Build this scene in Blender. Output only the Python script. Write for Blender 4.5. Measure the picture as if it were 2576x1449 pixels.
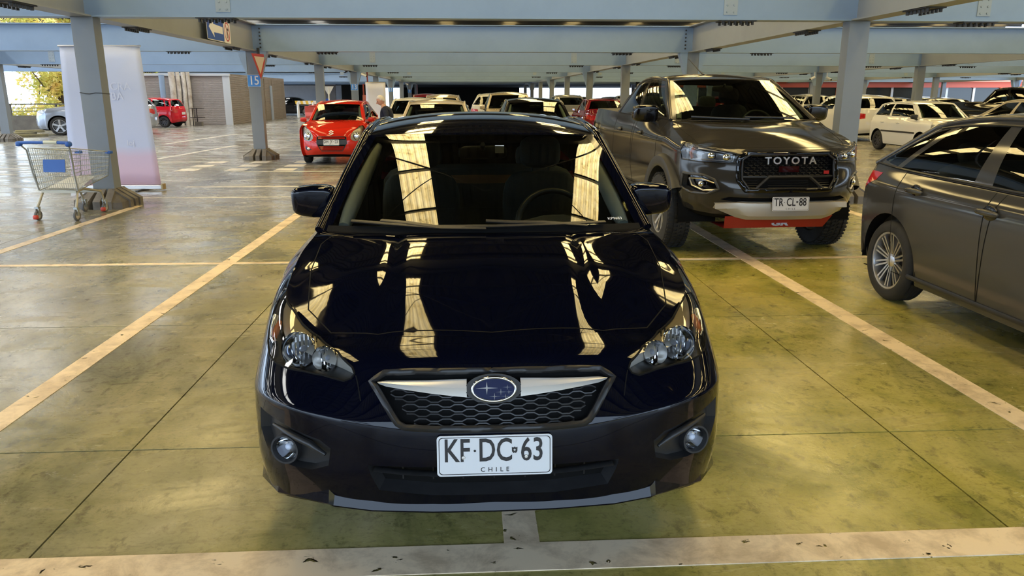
import bpy, bmesh, math, random
import numpy as np
from mathutils import Vector, Matrix
from mathutils.geometry import delaunay_2d_cdt
random.seed(7)
SC = bpy.context.scene
for _o in list(bpy.data.objects): bpy.data.objects.remove(_o)
# ---------------------------------------------------------------- camera
FPX = 1900.0
PITCH = math.atan(484.5 / FPX); YAW = math.atan(108 / FPX * math.cos(PITCH))
cam_d = bpy.data.cameras.new('camera'); cam = bpy.data.objects.new('camera', cam_d)
SC.collection.objects.link(cam); SC.camera = cam
cam_d.sensor_width = 36.0; cam_d.lens = FPX * 36.0 / 2576.0
cam_d.clip_start = 0.05; cam_d.clip_end = 500
cam.location = (0, 0, 1.58)
cam.rotation_euler = (math.pi / 2 - PITCH, 0, -YAW)
# ---------------------------------------------------------------- sky, sun, exposure
SC.view_settings.view_transform = 'Standard'; SC.view_settings.look = 'None'
SC.view_settings.exposure = 0.64; SC.view_settings.gamma = 1.0
SC.view_settings.use_curve_mapping = False
SKYLIGHT_POWER = 9.0
world = bpy.data.worlds.new('sky'); SC.world = world; world.use_nodes = True
_b = world.node_tree.nodes['Background']
_b.inputs[0].default_value = (0.60, 0.77, 1.0, 1); _b.inputs[1].default_value = 3.7
_sd = bpy.data.lights.new('sun', 'SUN'); _sd.energy = 24.0; _sd.angle = math.radians(2); _sd.color = (1, .95, .85)
sun = bpy.data.objects.new('sun', _sd); SC.collection.objects.link(sun)
sun.rotation_euler = Vector((0.52, 0.18, -0.85)).to_track_quat('-Z', 'Y').to_euler()
C = SC.collection
# ================================================================= helpers
def tag(o, label=None, cat=None, group=None, kind=None):
    if label: o['label'] = label
    if cat: o['category'] = cat
    if group: o['group'] = group
    if kind: o['kind'] = kind
    return o
def empty(name, loc=(0,0,0), rz=0.0, **k):
    o = bpy.data.objects.new(name, None); C.objects.link(o)
    o.location = loc; o.rotation_euler = (0,0,rz); o.empty_display_size = .2
    return tag(o, **k)
def copy_tree(o, parent=None):
    c = o.copy(); C.objects.link(c); c.parent = parent
    for ch in [x for x in bpy.data.objects if x.parent == o and x != c]: copy_tree(ch, c)
    return c
def lerp(a, b, t): return a + (b - a) * t
class MB:
    def __init__(s): s.v = []; s.f = []; s.n = None
    def add(s, vs, fs, M=None):
        o = len(s.v)
        if M is not None: vs = [tuple(M @ Vector(p)) for p in vs]
        s.v += [tuple(p) for p in vs]; s.f += [tuple(i + o for i in f) for f in fs]; return s
    def box(s, x0, x1, y0, y1, z0, z1, M=None):
        return s.add([(x0,y0,z0),(x1,y0,z0),(x1,y1,z0),(x0,y1,z0),(x0,y0,z1),(x1,y0,z1),(x1,y1,z1),(x0,y1,z1)],
            [(0,3,2,1),(4,5,6,7),(0,1,5,4),(1,2,6,5),(2,3,7,6),(3,0,4,7)], M)
    def bar(s, p, q, w, h=None, up=(0,0,1)):
        h = h or w; p = Vector(p); q = Vector(q); d = (q - p).normalized(); u = Vector(up)
        if abs(d.dot(u)) > .98: u = Vector((0,1,0))
        r = d.cross(u).normalized(); u = r.cross(d)
        vs = [tuple(c + r*a*w/2 + u*b*h/2) for c in (p, q) for a, b in ((-1,-1),(1,-1),(1,1),(-1,1))]
        return s.add(vs, [(0,3,2,1),(4,5,6,7),(0,1,5,4),(1,2,6,5),(2,3,7,6),(3,0,4,7)])
    def tube(s, path, r, seg=8, closed=False, caps=True, sc=(1,1)):
        P = [Vector(p) for p in path]; n = len(P); R = r if hasattr(r, '__len__') else [r]*n
        ref = None; o = len(s.v); rings = []
        for i in range(n):
            if closed: d = P[(i+1) % n] - P[i-1]
            else: d = P[min(i+1, n-1)] - P[max(i-1, 0)]
            d.normalize()
            if ref is None:
                ref = Vector((0,0,1)) if abs(d.z) < .9 else Vector((0,1,0))
            a = d.cross(ref).normalized(); b = a.cross(d).normalized(); ref = b
            rings.append([tuple(P[i] + a*math.cos(2*math.pi*k/seg)*R[i]*sc[0] + b*math.sin(2*math.pi*k/seg)*R[i]*sc[1]) for k in range(seg)])
        for ring in rings: s.v += ring
        for i in range(n if closed else n-1):
            j = (i+1) % n
            for k in range(seg):
                l = (k+1) % seg
                s.f.append((o+i*seg+k, o+j*seg+k, o+j*seg+l, o+i*seg+l))
        if caps and not closed:
            s.f.append(tuple(o+k for k in range(seg))); s.f.append(tuple(o+(n-1)*seg+seg-1-k for k in range(seg)))
        return s
    def prism(s, poly, h, M=None, z0=0.0):
        n = len(poly)
        vs = [(x,y,z0) for x,y in poly] + [(x,y,z0+h) for x,y in poly]
        fs = [tuple(range(n-1,-1,-1)), tuple(range(n,2*n))] + [(i,(i+1)%n,n+(i+1)%n,n+i) for i in range(n)]
        return s.add(vs, fs, M)
    def lathe(s, prof, seg=24, M=None, a0=0.0, a1=2*math.pi):      # prof (r,h): axis = local z
        full = abs(a1-a0-2*math.pi) < 1e-6; m = seg if full else seg+1
        vs = []; fs = []; n = len(prof)
        for k in range(m):
            a = a0+(a1-a0)*k/seg; c, q = math.cos(a), math.sin(a)
            vs += [(r*c, r*q, h) for r, h in prof]
        for k in range(seg):
            l = (k+1) % m
            for i in range(n-1): fs.append((k*n+i, l*n+i, l*n+i+1, k*n+i+1))
        return s.add(vs, fs, M)
    def ell(s, c, r, seg=14, rings=8, p=1.0, M=None):              # super-ellipsoid
        f = lambda t: math.copysign(abs(t)**p, t)
        vs = []; fs = []
        for i in range(rings+1):
            th = -math.pi/2 + math.pi*i/rings
            for k in range(seg):
                ph = 2*math.pi*k/seg
                vs.append((c[0]+r[0]*f(math.cos(th))*f(math.cos(ph)), c[1]+r[1]*f(math.cos(th))*f(math.sin(ph)), c[2]+r[2]*f(math.sin(th))))
        for i in range(rings):
            for k in range(seg):
                l = (k+1) % seg; fs.append((i*seg+k, i*seg+l, (i+1)*seg+l, (i+1)*seg+k))
        return s.add(vs, fs, M)
    def grid(s, rows):                                             # rows of points -> quads
        o = len(s.v); n = len(rows[0])
        for r in rows: s.v += [tuple(p) for p in r]
        for i in range(len(rows)-1):
            for k in range(n-1): s.f.append((o+i*n+k, o+i*n+k+1, o+(i+1)*n+k+1, o+(i+1)*n+k))
        return s
    def mesh(s, name, mat, smooth=None):
        me = bpy.data.meshes.new(name); me.from_pydata(s.v, [], s.f); me.update()
        if mat is not None:
            for m in (mat if isinstance(mat, (list, tuple)) else [mat]): me.materials.append(m)
        if smooth:
            me.shade_smooth()
            if smooth < 180: me.set_sharp_from_angle(angle=math.radians(smooth))
        return me
    def build(s, name, mat, parent=None, smooth=None, bevel=0, loc=None):
        o = bpy.data.objects.new(name, s.mesh(name, mat, smooth)); C.objects.link(o)
        if parent is not None: o.parent = parent
        if loc: o.location = loc
        if bevel:
            b = o.modifiers.new('bevel', 'BEVEL'); b.width = bevel; b.segments = 2; b.limit_method = 'ANGLE'
        return o
def inst(me, name, parent=None, loc=(0,0,0), rot=(0,0,0), sc=(1,1,1)):
    o = bpy.data.objects.new(name, me); C.objects.link(o); o.parent = parent
    o.location = loc; o.rotation_euler = rot; o.scale = sc; return o
def text_mesh(name, s, size, depth, mat, spacing=1.0, bold=0.0, align='CENTER', shear=0.0):
    cu = bpy.data.curves.new(name, 'FONT'); cu.body = s; cu.size = size; cu.extrude = depth; cu.offset = bold
    cu.align_x = align; cu.align_y = 'CENTER'; cu.space_character = spacing; cu.resolution_u = 3; cu.shear = shear
    o = bpy.data.objects.new(name, cu); C.objects.link(o)
    bpy.context.view_layer.update()
    me = bpy.data.meshes.new_from_object(o.evaluated_get(bpy.context.evaluated_depsgraph_get()))
    bpy.data.objects.remove(o); me.name = name; me.materials.clear(); me.materials.append(mat); return me
# ---------------------------------------------------------------- materials
MATS = {}
def pmat(name, col, rough=.5, metal=0.0, spec=.5, coat=0.0, **k):
    if name in MATS: return MATS[name]
    m = bpy.data.materials.new(name); m.use_nodes = True; b = m.node_tree.nodes['Principled BSDF']
    b.inputs['Base Color'].default_value = (*col, 1); b.inputs['Roughness'].default_value = rough
    b.inputs['Metallic'].default_value = metal; b.inputs['Specular IOR Level'].default_value = spec
    if coat: b.inputs['Coat Weight'].default_value = coat; b.inputs['Coat Roughness'].default_value = .02
    for kk, vv in k.items(): b.inputs[kk].default_value = vv
    MATS[name] = m; return m
class NT:
    def __init__(s, m): s.t = m.node_tree; s.b = s.t.nodes.get('Principled BSDF')
    def n(s, typ, **k):
        nd = s.t.nodes.new(typ)
        for a, v in k.items():
            if a.startswith('i_'):
                key = a[2:]; key = int(key) if key.isdigit() else key.replace('_', ' ')
                nd.inputs[key].default_value = v
            else: setattr(nd, a, v)
        return nd
    def l(s, a, b): s.t.links.new(a, b)
    def obj(s): return s.n('ShaderNodeTexCoord').outputs['Object']
    def pos(s): return s.n('ShaderNodeNewGeometry').outputs['Position']
    def scale(s, vec, sc):
        m = s.n('ShaderNodeMapping'); m.inputs['Scale'].default_value = sc; s.l(vec, m.inputs[0]); return m.outputs[0]
    def noise(s, vec, sc, det=4, rough=.6, dist=0.0):
        nd = s.n('ShaderNodeTexNoise'); nd.inputs['Scale'].default_value = sc; nd.inputs['Detail'].default_value = det
        nd.inputs['Roughness'].default_value = rough; nd.inputs['Distortion'].default_value = dist
        s.l(vec, nd.inputs['Vector']); return nd.outputs[0]
    def ramp(s, fac, stops, interp='LINEAR'):
        r = s.n('ShaderNodeValToRGB'); e = r.color_ramp.elements; r.color_ramp.interpolation = interp
        while len(e) < len(stops): e.new(.5)
        for i, (p, c) in enumerate(stops):
            e[i].position = p; e[i].color = (*c, 1) if hasattr(c, '__len__') else (c, c, c, 1)
        s.l(fac, r.inputs[0]); return r.outputs[0]
    def mix(s, fac, a, b, mode='MIX'):
        m = s.n('ShaderNodeMix', data_type='RGBA', blend_type=mode)
        for sock, v in ((m.inputs[0], fac), (m.inputs[6], a), (m.inputs[7], b)):
            if hasattr(v, 'links') or hasattr(v, 'is_linked'): s.l(v, sock)
            elif hasattr(v, '__len__'): sock.default_value = (*v, 1)
            else: sock.default_value = v
        return m.outputs[2]
    def math(s, op, a, b=0.0, c=None):
        m = s.n('ShaderNodeMath', operation=op)
        for i, v in enumerate((a, b) if c is None else (a, b, c)):
            if hasattr(v, 'is_linked'): s.l(v, m.inputs[i])
            else: m.inputs[i].default_value = v
        return m.outputs[0]
    def bump(s, h, strength=.2, dist=.01):
        b = s.n('ShaderNodeBump'); b.inputs['Strength'].default_value = strength; b.inputs['Distance'].default_value = dist
        s.l(h, b.inputs['Height']); s.l(b.outputs[0], s.b.inputs['Normal'])
def worn(name, c1, c2, rough=.5, sc=3.0, metal=0.0, amount=(.35,.7), bump=0.0, spec=.5, stretch=(1,1,1)):
    if name in MATS: return MATS[name]
    m = pmat(name, c1, rough, metal, spec); t = NT(m)
    v = t.scale(t.obj(), stretch); f = t.noise(v, sc, 6, .65)
    t.l(t.ramp(f, [(amount[0], c1), (amount[1], c2)]), t.b.inputs['Base Color'])
    if bump: t.bump(t.noise(v, sc*8, 3), bump, .004)
    return m
def glass_mat(name, tint=(.55,.62,.58), ior=1.55, rough=0.0):
    if name in MATS: return MATS[name]
    m = bpy.data.materials.new(name); m.use_nodes = True; t = NT(m); nt = m.node_tree
    nt.nodes.remove(t.b); out = nt.nodes['Material Output']
    tr = t.n('ShaderNodeBsdfTransparent'); tr.inputs[0].default_value = (*tint, 1)
    gl = t.n('ShaderNodeBsdfGlossy'); gl.inputs['Roughness'].default_value = rough; gl.inputs[0].default_value = (1,1,1,1)
    fr = t.n('ShaderNodeFresnel'); fr.inputs[0].default_value = ior
    mx = t.n('ShaderNodeMixShader'); t.l(fr.outputs[0], mx.inputs[0]); t.l(tr.outputs[0], mx.inputs[1]); t.l(gl.outputs[0], mx.inputs[2])
    t.l(mx.outputs[0], out.inputs[0]); MATS[name] = m; return m
def emit_mat(name, col, power):
    m = bpy.data.materials.new(name); m.use_nodes = True; t = NT(m); t.b.inputs['Base Color'].default_value = (*col,1)
    t.b.inputs['Emission Color'].default_value = (*col,1); t.b.inputs['Emission Strength'].default_value = power; return m
def paint(name, col, flake=.0, rough=.035, metal=.0):
    return pmat(name, col, rough, metal, .36, .0)
# ================================================================= the hall
COLX = [-27.4, -16.4, -5.32, 5.7, 16.75, 27.8, 38.9]
BAYY = [11.42 + 8.45*k for k in range(9)]
BZ0, BZ1 = 2.63, 3.27
M_steel = worn('blue grey steel paint', (.222,.318,.465), (.192,.278,.41), .42, .8, amount=(.45,.8))
M_steel_dark = pmat('dark bolt steel', (.03,.03,.032), .5, .3)
M_steel_plate = pmat('splice plate paint', (.28,.34,.40), .45)
M_conc = worn('dark concrete', (.16,.145,.12), (.09,.08,.07), .85, 2.0, bump=.3)
M_black = pmat('matt black', (.004,.004,.004), .8, 0, .15)
M_joint = pmat('joint filler', (.02,.018,.014), .9)

def floor_material():
    m = pmat('floor coating', (.2,.2,.1), .3); t = NT(m)
    p = t.pos()
    big = t.noise(p, .35, 5, .62, .4)
    mid = t.noise(t.scale(p, (1,.7,1)), 1.7, 8, .68, .8)
    fine = t.noise(t.scale(p, (1.5,1,1)), 9.0, 6, .7, .3)
    sep = t.n('ShaderNodeSeparateXYZ'); t.l(p, sep.inputs[0])
    # green coating in the stalls (to the right), bare grey concrete in the aisle to the left and beyond
    gx = t.n('ShaderNodeMapRange'); gx.inputs[1].default_value = -5.0; gx.inputs[2].default_value = 1.6; t.l(sep.outputs[0], gx.inputs[0])
    gy = t.n('ShaderNodeMapRange'); gy.inputs[1].default_value = 13.0; gy.inputs[2].default_value = 8.5; t.l(sep.outputs[1], gy.inputs[0])
    g = t.math('MULTIPLY', gx.outputs[0], gy.outputs[0])
    g = t.math('ADD', g, t.math('MULTIPLY', t.math('SUBTRACT', big, .5), 1.6)); 
    gc = t.n('ShaderNodeClamp'); t.l(g, gc.inputs[0])
    green = t.ramp(mid, [(.30,(.14,.15,.022)), (.47,(.32,.29,.062)), (.62,(.43,.37,.105)), (.8,(.50,.43,.16))])
    grey = t.ramp(mid, [(.28,(.095,.09,.078)), (.48,(.205,.195,.172)), (.75,(.31,.30,.275))])
    col = t.mix(gc.outputs[0], grey, green)
    spots = t.ramp(fine, [(.34,.55), (.46,1.0)])
    col = t.mix(1.0, col, spots, 'MULTIPLY')
    grit = t.ramp(t.noise(t.scale(p, (1,1.4,1)), 38.0, 5, .7, .6), [(.30,.62), (.46,1.0), (.72,1.10)])
    scuff = t.ramp(t.noise(t.scale(p, (.5,3.2,1)), 3.4, 8, .72, 1.5), [(.30,.66), (.44,1.0), (.66,1.0), (.80,1.22)])
    col = t.mix(1.0, t.mix(1.0, col, grit, 'MULTIPLY'), scuff, 'MULTIPLY')
    t.l(col, t.b.inputs['Base Color'])
    wet = t.ramp(t.noise(t.scale(p, (.55,1.25,1)), 1.3, 7, .66, 1.2), [(.36,.13), (.50,.24), (.66,.40)])
    t.l(wet, t.b.inputs['Roughness']); t.b.inputs['Specular IOR Level'].default_value = .55
    t.bump(t.math('ADD', fine, t.math('MULTIPLY', mid, 1.5)), .06, .02)
    return m
M_floor = floor_material()
def line_material(name, c1, c2, wear=.36):
    m = pmat(name, c1, .55); t = NT(m); p = t.pos()
    f = t.noise(p, 5.0, 8, .7, .3)
    t.l(t.ramp(f, [(.36, c2), (.55, c1)]), t.b.inputs['Base Color'])
    k = t.noise(t.scale(p, (1,1.6,1)), 11.0, 5, .62, .5)
    t.l(t.ramp(k, [(wear, 0.0), (wear+.015, 1.0)], 'LINEAR'), t.b.inputs['Alpha'])
    return m
M_line = line_material('worn cream line paint', (.78,.64,.45), (.50,.39,.26), .335)
M_line2 = line_material('faded aisle line paint', (.60,.57,.50), (.42,.38,.32), .36)

# floor slabs with joints; near slabs are single pieces
SX, SY, OX, OY = 3.58, 1.975, -1.57, 3.27
floor = empty('floor', kind='structure')
b = MB(); b.box(-62,70,-24,125,-.3,-.02); b.build('floor_bed', M_joint, floor)
sl = MB(); g = .004
sl.box(g, SX-g, g, SY-g, -.02, 0); slab_me = sl.mesh('slab', M_floor)
ix = range(-4, 5); iy = range(-2, 17)
for i in ix:
    for j in iy:
        inst(slab_me, 'slab', floor, (OX+i*SX, OY+j*SY, 0))
x0, x1, y0, y1 = OX-4*SX, OX+5*SX, OY-2*SY, OY+17*SY
rest = MB()
rest.box(-62,x0,-24,125,-.02,0).box(x1,70,-24,125,-.02,0).box(x0,x1,-24,y0,-.02,0).box(x0,x1,y1,125,-.02,0)
tag(rest.build('slab_field', M_floor, floor), kind='stuff')

def fline(name, pts, w, mat=None, z=.003):
    b = MB(); (ax, ay), (bx, by) = pts; b.bar((ax,ay,z/2),(bx,by,z/2), w, z); return b.build(name, mat or M_line, floor)
fline('stall_line', ((-2.36,2.4),(-2.36,11.2)), .135)
fline('stall_line', ((.17,2.3),(.17,11.2)), .13)
fline('stall_line', ((2.75,2.4),(2.75,11.2)), .15)
fline('stall_line', ((5.3,1.0),(5.3,11.2)), .14)
fline('stall_line', ((-4.9,6.8),(-4.9,11.4)), .12)
fline('stall_line', ((-4.6,2.345),(5.4,2.345)), .165, z=.0035)
fline('stall_line', ((-7.5,7.30),(-1.75,7.30)), .075, z=.0038)
fline('stall_line', ((-1.0,7.25),(5.2,7.25)), .075, z=.0038)
fline('aisle_line', ((-5.3,12.28),(2.5,12.28)), .07, M_line2)
fline('aisle_line', ((-5.05,13.75),(-2.3,13.75)), .13, M_line2)
fline('aisle_line', ((-5.1,16.55),(-2.6,16.55)), .10, M_line2)
fline('aisle_line', ((-10,19.1),(-6.6,19.1)), .12, M_line2)
fline('aisle_line', ((-8.0,20.0),(-7.6,25.5)), .14, M_line2)
fline('aisle_line', ((-9.3,16.1),(-15.5,18.3)), .10, M_line2)
fline('aisle_line', ((-11.3,17.5),(-7.3,17.5)), .10, M_line2)
fline('aisle_line', ((-10.2,26.2),(-9.8,33.2)), .14, M_line2)
fline('aisle_line', ((-4.6,22.),(-6.6,42.)), .12, M_line2)
for r in range(3):
    for q in range(3):
        yy = 16.75+q*.95
        fline('aisle_mark', ((-6.15+r*1.05+q*.0, yy),(-6.15+r*1.05, yy+.55)), .42, M_line2)

# columns ------------------------------------------------------------
M_base = worn('column foot steel', (.17,.155,.13), (.08,.07,.06), .7, 4.0)
def column_mesh(w=.30, h=BZ0):
    b = MB(); t = .02
    b.box(-w/2, w/2, -.11, .11, 0, h)
    return b
col_me = column_mesh().mesh('shaft', worn('grey column paint', (.17,.195,.225), (.145,.165,.19), .45, .9, amount=(.45,.8)))
foot = MB()
for sx, sy in ((1,0),(-1,0),(0,1),(0,-1)):
    for off in (-.13, .0, .13):
        px, py = -sy, sx
        a = [(sx*.15+px*(off-.05), sy*.15+py*(off-.05)), (sx*.15+px*(off+.05), sy*.15+py*(off+.05)), (sx*.40+px*(off*1.25+.05), sy*.40+py*(off*1.25+.05)), (sx*.40+px*(off*1.25-.05), sy*.40+py*(off*1.25-.05))]
        foot.add([(x,y,0) for x,y in a]+[(a[0][0],a[0][1],.27),(a[1][0],a[1][1],.27),(a[2][0],a[2][1],.11),(a[3][0],a[3][1],.11)],
                 [(0,3,2,1),(4,5,6,7),(0,1,5,4),(1,2,6,5),(2,3,7,6),(3,0,4,7)])
for sx, sy in ((1,1),(1,-1),(-1,1),(-1,-1)):
    foot.add([(sx*.15,sy*.15,0),(sx*.40,sy*.13,0),(sx*.33,sy*.33,0),(sx*.13,sy*.40,0),(sx*.15,sy*.15,.25),(sx*.40,sy*.13,.10),(sx*.33,sy*.33,.09),(sx*.13,sy*.40,.10)],
             [(0,3,2,1),(4,5,6,7),(0,1,5,4),(1,2,6,5),(2,3,7,6),(3,0,4,7)])
foot_me = foot.mesh('foot', M_base)
br = MB()
for s in (-1,1): br.prism([(s*.15,2.63),(s*.34,2.63),(s*.34,2.58),(s*.17,2.06),(s*.15,2.02)], .24, Matrix(((1,0,0,0),(0,0,1,-.12),(0,1,0,0),(0,0,0,1))))
brk_me = br.mesh('bracket', M_steel)
colnames = {}
ordn = ['nearest','second','third','fourth','fifth','sixth','seventh','eighth','ninth']
rown = {-27.4:'outermost row on the far left',-16.4:'row along the far left',-5.32:'row left of the navy car',5.7:'row right of the grey pickup',16.75:'row behind the white hatchback',27.8:'row on the far right',38.9:'outermost row on the far right'}
for xi, X in enumerate(COLX):
    for k, Y in enumerate(BAYY):
        if X < -10 and 3 <= k: continue
        c = empty('steel_column', (X,Y,0), label='blue-grey steel column, %s in the %s' % (ordn[k], rown[X]), cat='column', group='steel columns of the parking hall')
        inst(col_me, 'shaft', c); inst(foot_me, 'foot', c)
        if k % 2 == 1: inst(brk_me, 'bracket', c)
        colnames[(xi,k)] = c
# beams ----------------------------------------------------------------
def ibeam(b, p, q, w=.28, z0=BZ0, z1=BZ1, tf=.022, tw=.016):
    b.bar((*p,z0+tf/2),(*q,z0+tf/2), w, tf); b.bar((*p,z1-tf/2),(*q,z1-tf/2), w, tf); b.bar((*p,(z0+z1)/2),(*q,(z0+z1)/2), tw, z1-z0-2*tf)
M_bolt = M_steel_dark
spl = MB()                                                     # splice plate with bolts, below the flange: along local x
spl.box(-.26,.26,-.13,.13,-.016,0)
for k in range(6):
    for s in (-.085,.085): spl.lathe([(0,-.060),(.021,-.060),(.021,-.022),(.027,-.022),(.027,-.016)], 6, Matrix.Translation((-.215+k*.086, s, 0)))
spl_me = spl.mesh('bolted_splice', M_bolt)
wp = MB(); wp.box(-.10,.10,-.012,0,.08,.54)
wp_me = wp.mesh('web_plate', M_steel_plate)
bt = MB()
for r in range(5):
    for s in (-.05,.05): bt.lathe([(0,.014),(.014,.012),(.016,0)], 8, Matrix.Translation((s,-.012,.12+r*.095)) @ Matrix.Rotation(math.pi/2,4,'X'))
bt_me = bt.mesh('bolts', M_steel_plate)
eb = MB()
for r in range(6): eb.lathe([(0,.03),(.020,.03),(.020,0)], 6, Matrix.Translation((0,-.02,.10+r*.088)) @ Matrix.Rotation(math.pi/2,4,'X'))
eb_me = eb.mesh('end_bolts', M_bolt)
bayn = ['nearest','second','third','fourth','fifth','sixth','seventh','eighth','farthest']
for k, Y in enumerate(BAYY):
    b = MB(); xl = COLX[0] if k < 4 else (-13.5 if k < 6 else -27.4)
    if 4 <= k < 6: xl = -5.32
    ibeam(b, (xl,Y), (COLX[-1],Y))
    o = b.build('cross_beam', M_steel); tag(o, 'blue-grey steel cross beam spanning the hall, %s to the camera' % bayn[k], 'beam', 'cross beams of the parking hall')
    for X in COLX:
        if X < xl: continue
        for s in (-1.9, 1.9):
            if k < 5:
                inst(spl_me, 'bolted_splice', o, (X+s*.95, Y, BZ0))
                if k % 2 == 0: inst(wp_me, 'web_plate', o, (X+s, Y-.008, BZ0)); inst(bt_me, 'bolts', o, (X+s, Y-.008, BZ0))
        if k < 3 and k % 2: 
            inst(eb_me, 'end_bolts', o, (X+.20, Y-.008, BZ0)); inst(eb_me, 'end_bolts', o, (X-.20, Y-.008, BZ0))
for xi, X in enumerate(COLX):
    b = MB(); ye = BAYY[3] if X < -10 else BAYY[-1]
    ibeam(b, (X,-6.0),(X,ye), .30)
    o = b.build('long_beam', worn('beam paint with painted warm light', (.25,.275,.30), (.21,.23,.25), .45, .8, amount=(.45,.8))); tag(o, 'grey steel beam running away from the camera over the %s' % rown[X], 'beam', 'lengthwise beams of the parking hall')  # same steel paint as the cross beams, greyed to carry the warmer light
    for k, Y in enumerate(BAYY[:4]):
        if Y > ye: continue
        for s in (-1.7, 1.7): inst(spl_me, 'bolted_splice', o, (X, Y+s, BZ0), (0,0,math.pi/2))
# roof: corrugated sheets, rooflight strips, purlins, tie rods ------------------
RZ = 6.6
def skylight_material(name, cols, power):
    m = bpy.data.materials.new(name); m.use_nodes = True; t = NT(m); p = t.pos()
    d = t.noise(t.scale(p, (1,.8,1)), 3.2, 8, .72, .4); st = t.noise(t.scale(p, (9,.25,1)), 2.0, 3, .6)
    c = t.ramp(d, [(.34,cols[0]), (.43,cols[1]), (.62,cols[2])])
    c = t.mix(.55, c, t.ramp(st, [(.3,(.55,.48,.35)), (.6,(1,1,1))]), 'MULTIPLY')
    sx = t.n('ShaderNodeSeparateXYZ'); t.l(p, sx.inputs[0]); rb = t.math('FRACT', t.math('MULTIPLY', sx.outputs[0], 5/.86))
    c = t.mix(1.0, c, t.ramp(rb, [(.0,.45),(.07,1.0),(.5,1.0),(.58,.62),(.66,1.0),(.93,1.0),(1.0,.45)]), 'MULTIPLY')
    t.l(c, t.b.inputs['Emission Color']); t.b.inputs['Emission Strength'].default_value = power
    t.b.inputs['Base Color'].default_value = (.5,.45,.3,1); return m
M_sky = skylight_material('yellowed rooflight sheet', ((.30,.20,.05),(.80,.60,.24),(1.0,.80,.40)), SKYLIGHT_POWER)
M_skyfill = skylight_material('added white fill sheet', ((.45,.45,.45),(.85,.88,.92),(.95,.98,1.0)), SKYLIGHT_POWER*1.25)  # added white glow over the left aisle, brightens its floor
M_roof = worn('dark roof sheet', (.055,.052,.045), (.035,.033,.028), .55, 1.2)
def sheet(x0, w, y0, y1, z, mat_name, n=5):
    pr = [];  p = w/n
    for i in range(n): pr += [(x0+i*p, 0), (x0+i*p+.55*p, 0), (x0+i*p+.65*p, .045), (x0+i*p+.9*p, .045)]
    pr.append((x0+w, 0))
    return [[(x, y, z+h) for x, h in pr] for y in (y0, y1)]
roof = empty('ceiling', (0,0,0), kind='structure')
SKX = [-1.5+4.43*k for k in range(-7, 10)]; SKW = .86
edges = [-33.5]
for s in SKX: edges += [s-SKW/2, s+SKW/2]
edges.append(40.5)
for i in range(len(edges)-1):
    a, bb = edges[i], edges[i+1]
    if i % 2 == 1:
        for (ya, yb) in ((-8.6,-6.2),(-5.2,1.6),(2.6,9.6),(10.9,18.6),(19.8,27.2),(28.4,35.8),(37,44.5),(45.6,53),(54.2,61.6)):
            lit = ya > 2                                             # the strips stop short of the roof edge
            q = MB(); q.grid(sheet(a, bb-a, ya, yb, RZ, '')); q.build('rooflight_or_fill_sheet' if lit else 'roof_sheet', (M_sky if a > -8 else M_skyfill) if lit else M_roof, roof)  # sheets on the far left take the added white fill
        for (ya, yb) in ((-9.4,-8.6),(-6.2,-5.2),(1.6,2.6),(9.6,10.9),(18.6,19.8),(27.2,28.4),(35.8,37),(44.5,45.6),(53,54.2),(61.6,82)):
            q = MB(); q.grid(sheet(a, bb-a, ya, yb, RZ, '')); q.build('roof_sheet', M_roof, roof)
    else:
        q = MB(); q.grid(sheet(a, bb-a, -9.4, 82, RZ, '', max(3, int((bb-a)/.19)))); q.build('roof_sheet', M_roof, roof)
b = MB(); b.box(-32,40,82,124,2.72,2.95); b.build('deck_slab', M_black, roof)
M_purl = pmat('dark purlin steel', (.035,.033,.03), .5, .2)
yy = -9.2
while yy < 62:
    q = MB(); q.box(-32,40,yy-.035,yy+.035,RZ-.2,RZ-.01); q.build('purlin', M_purl, roof); yy += 1.75
for Y in (2.1, 10.25, 19.2, 27.8):
    q = MB(); q.box(-32,40,Y-.12,Y+.12,RZ-.75,RZ-.2); q.build('roof_girder', M_purl, roof)
for k in range(4):
    ya, yb = (2.1, 10.25, 19.2, 27.8)[k], (10.25, 19.2, 27.8, 36.)[k]
    for X in (-10.9, .2, 11.2):
        for s in (-1, 1):
            q = MB(); q.tube([(X, ya+3.2, RZ-.45),(X+s*5.5, yb, RZ-.45)], .035, 6); q.build('tie_rod', M_purl, roof)
            q = MB(); q.tube([(X, yb-3.2, RZ-.35),(X+s*5.5, ya, RZ-.35)], .018, 6); q.build('tie_rod', M_purl, roof)
    for X in COLX:
        pass
# far end and sides ----------------------------------------------------------
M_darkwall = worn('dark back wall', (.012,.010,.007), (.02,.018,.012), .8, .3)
def struct(name, b, mat, **k): o = b.build(name, mat, None, **k); o['kind'] = 'structure'; return o
struct('wall_back', MB().box(-10,7.5,116,116.3,0,2.8), M_darkwall)
struct('wall_upper', MB().box(-33.5,40.5,82,82.2,3.3,6.7), M_darkwall)
struct('wall_right', MB().box(44,44.3,-20,60,0,3.4), M_darkwall)
struct('wall_behind_unseen', MB().box(-30,44,-30.3,-30,0,4.5), worn('added unseen wall', (.10,.095,.085), (.07,.066,.06), .8, .4))  # unseen wall added behind the camera to block low sky
M_white = worn('white painted wall', (.62,.64,.70), (.5,.52,.58), .6, .5)
struct('wall_far_left', MB().box(-40,-10.5,92,92.3,0,3.4), M_white)
M_trimgrey = pmat('pale grey trim', (.45,.48,.52), .5)
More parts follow.
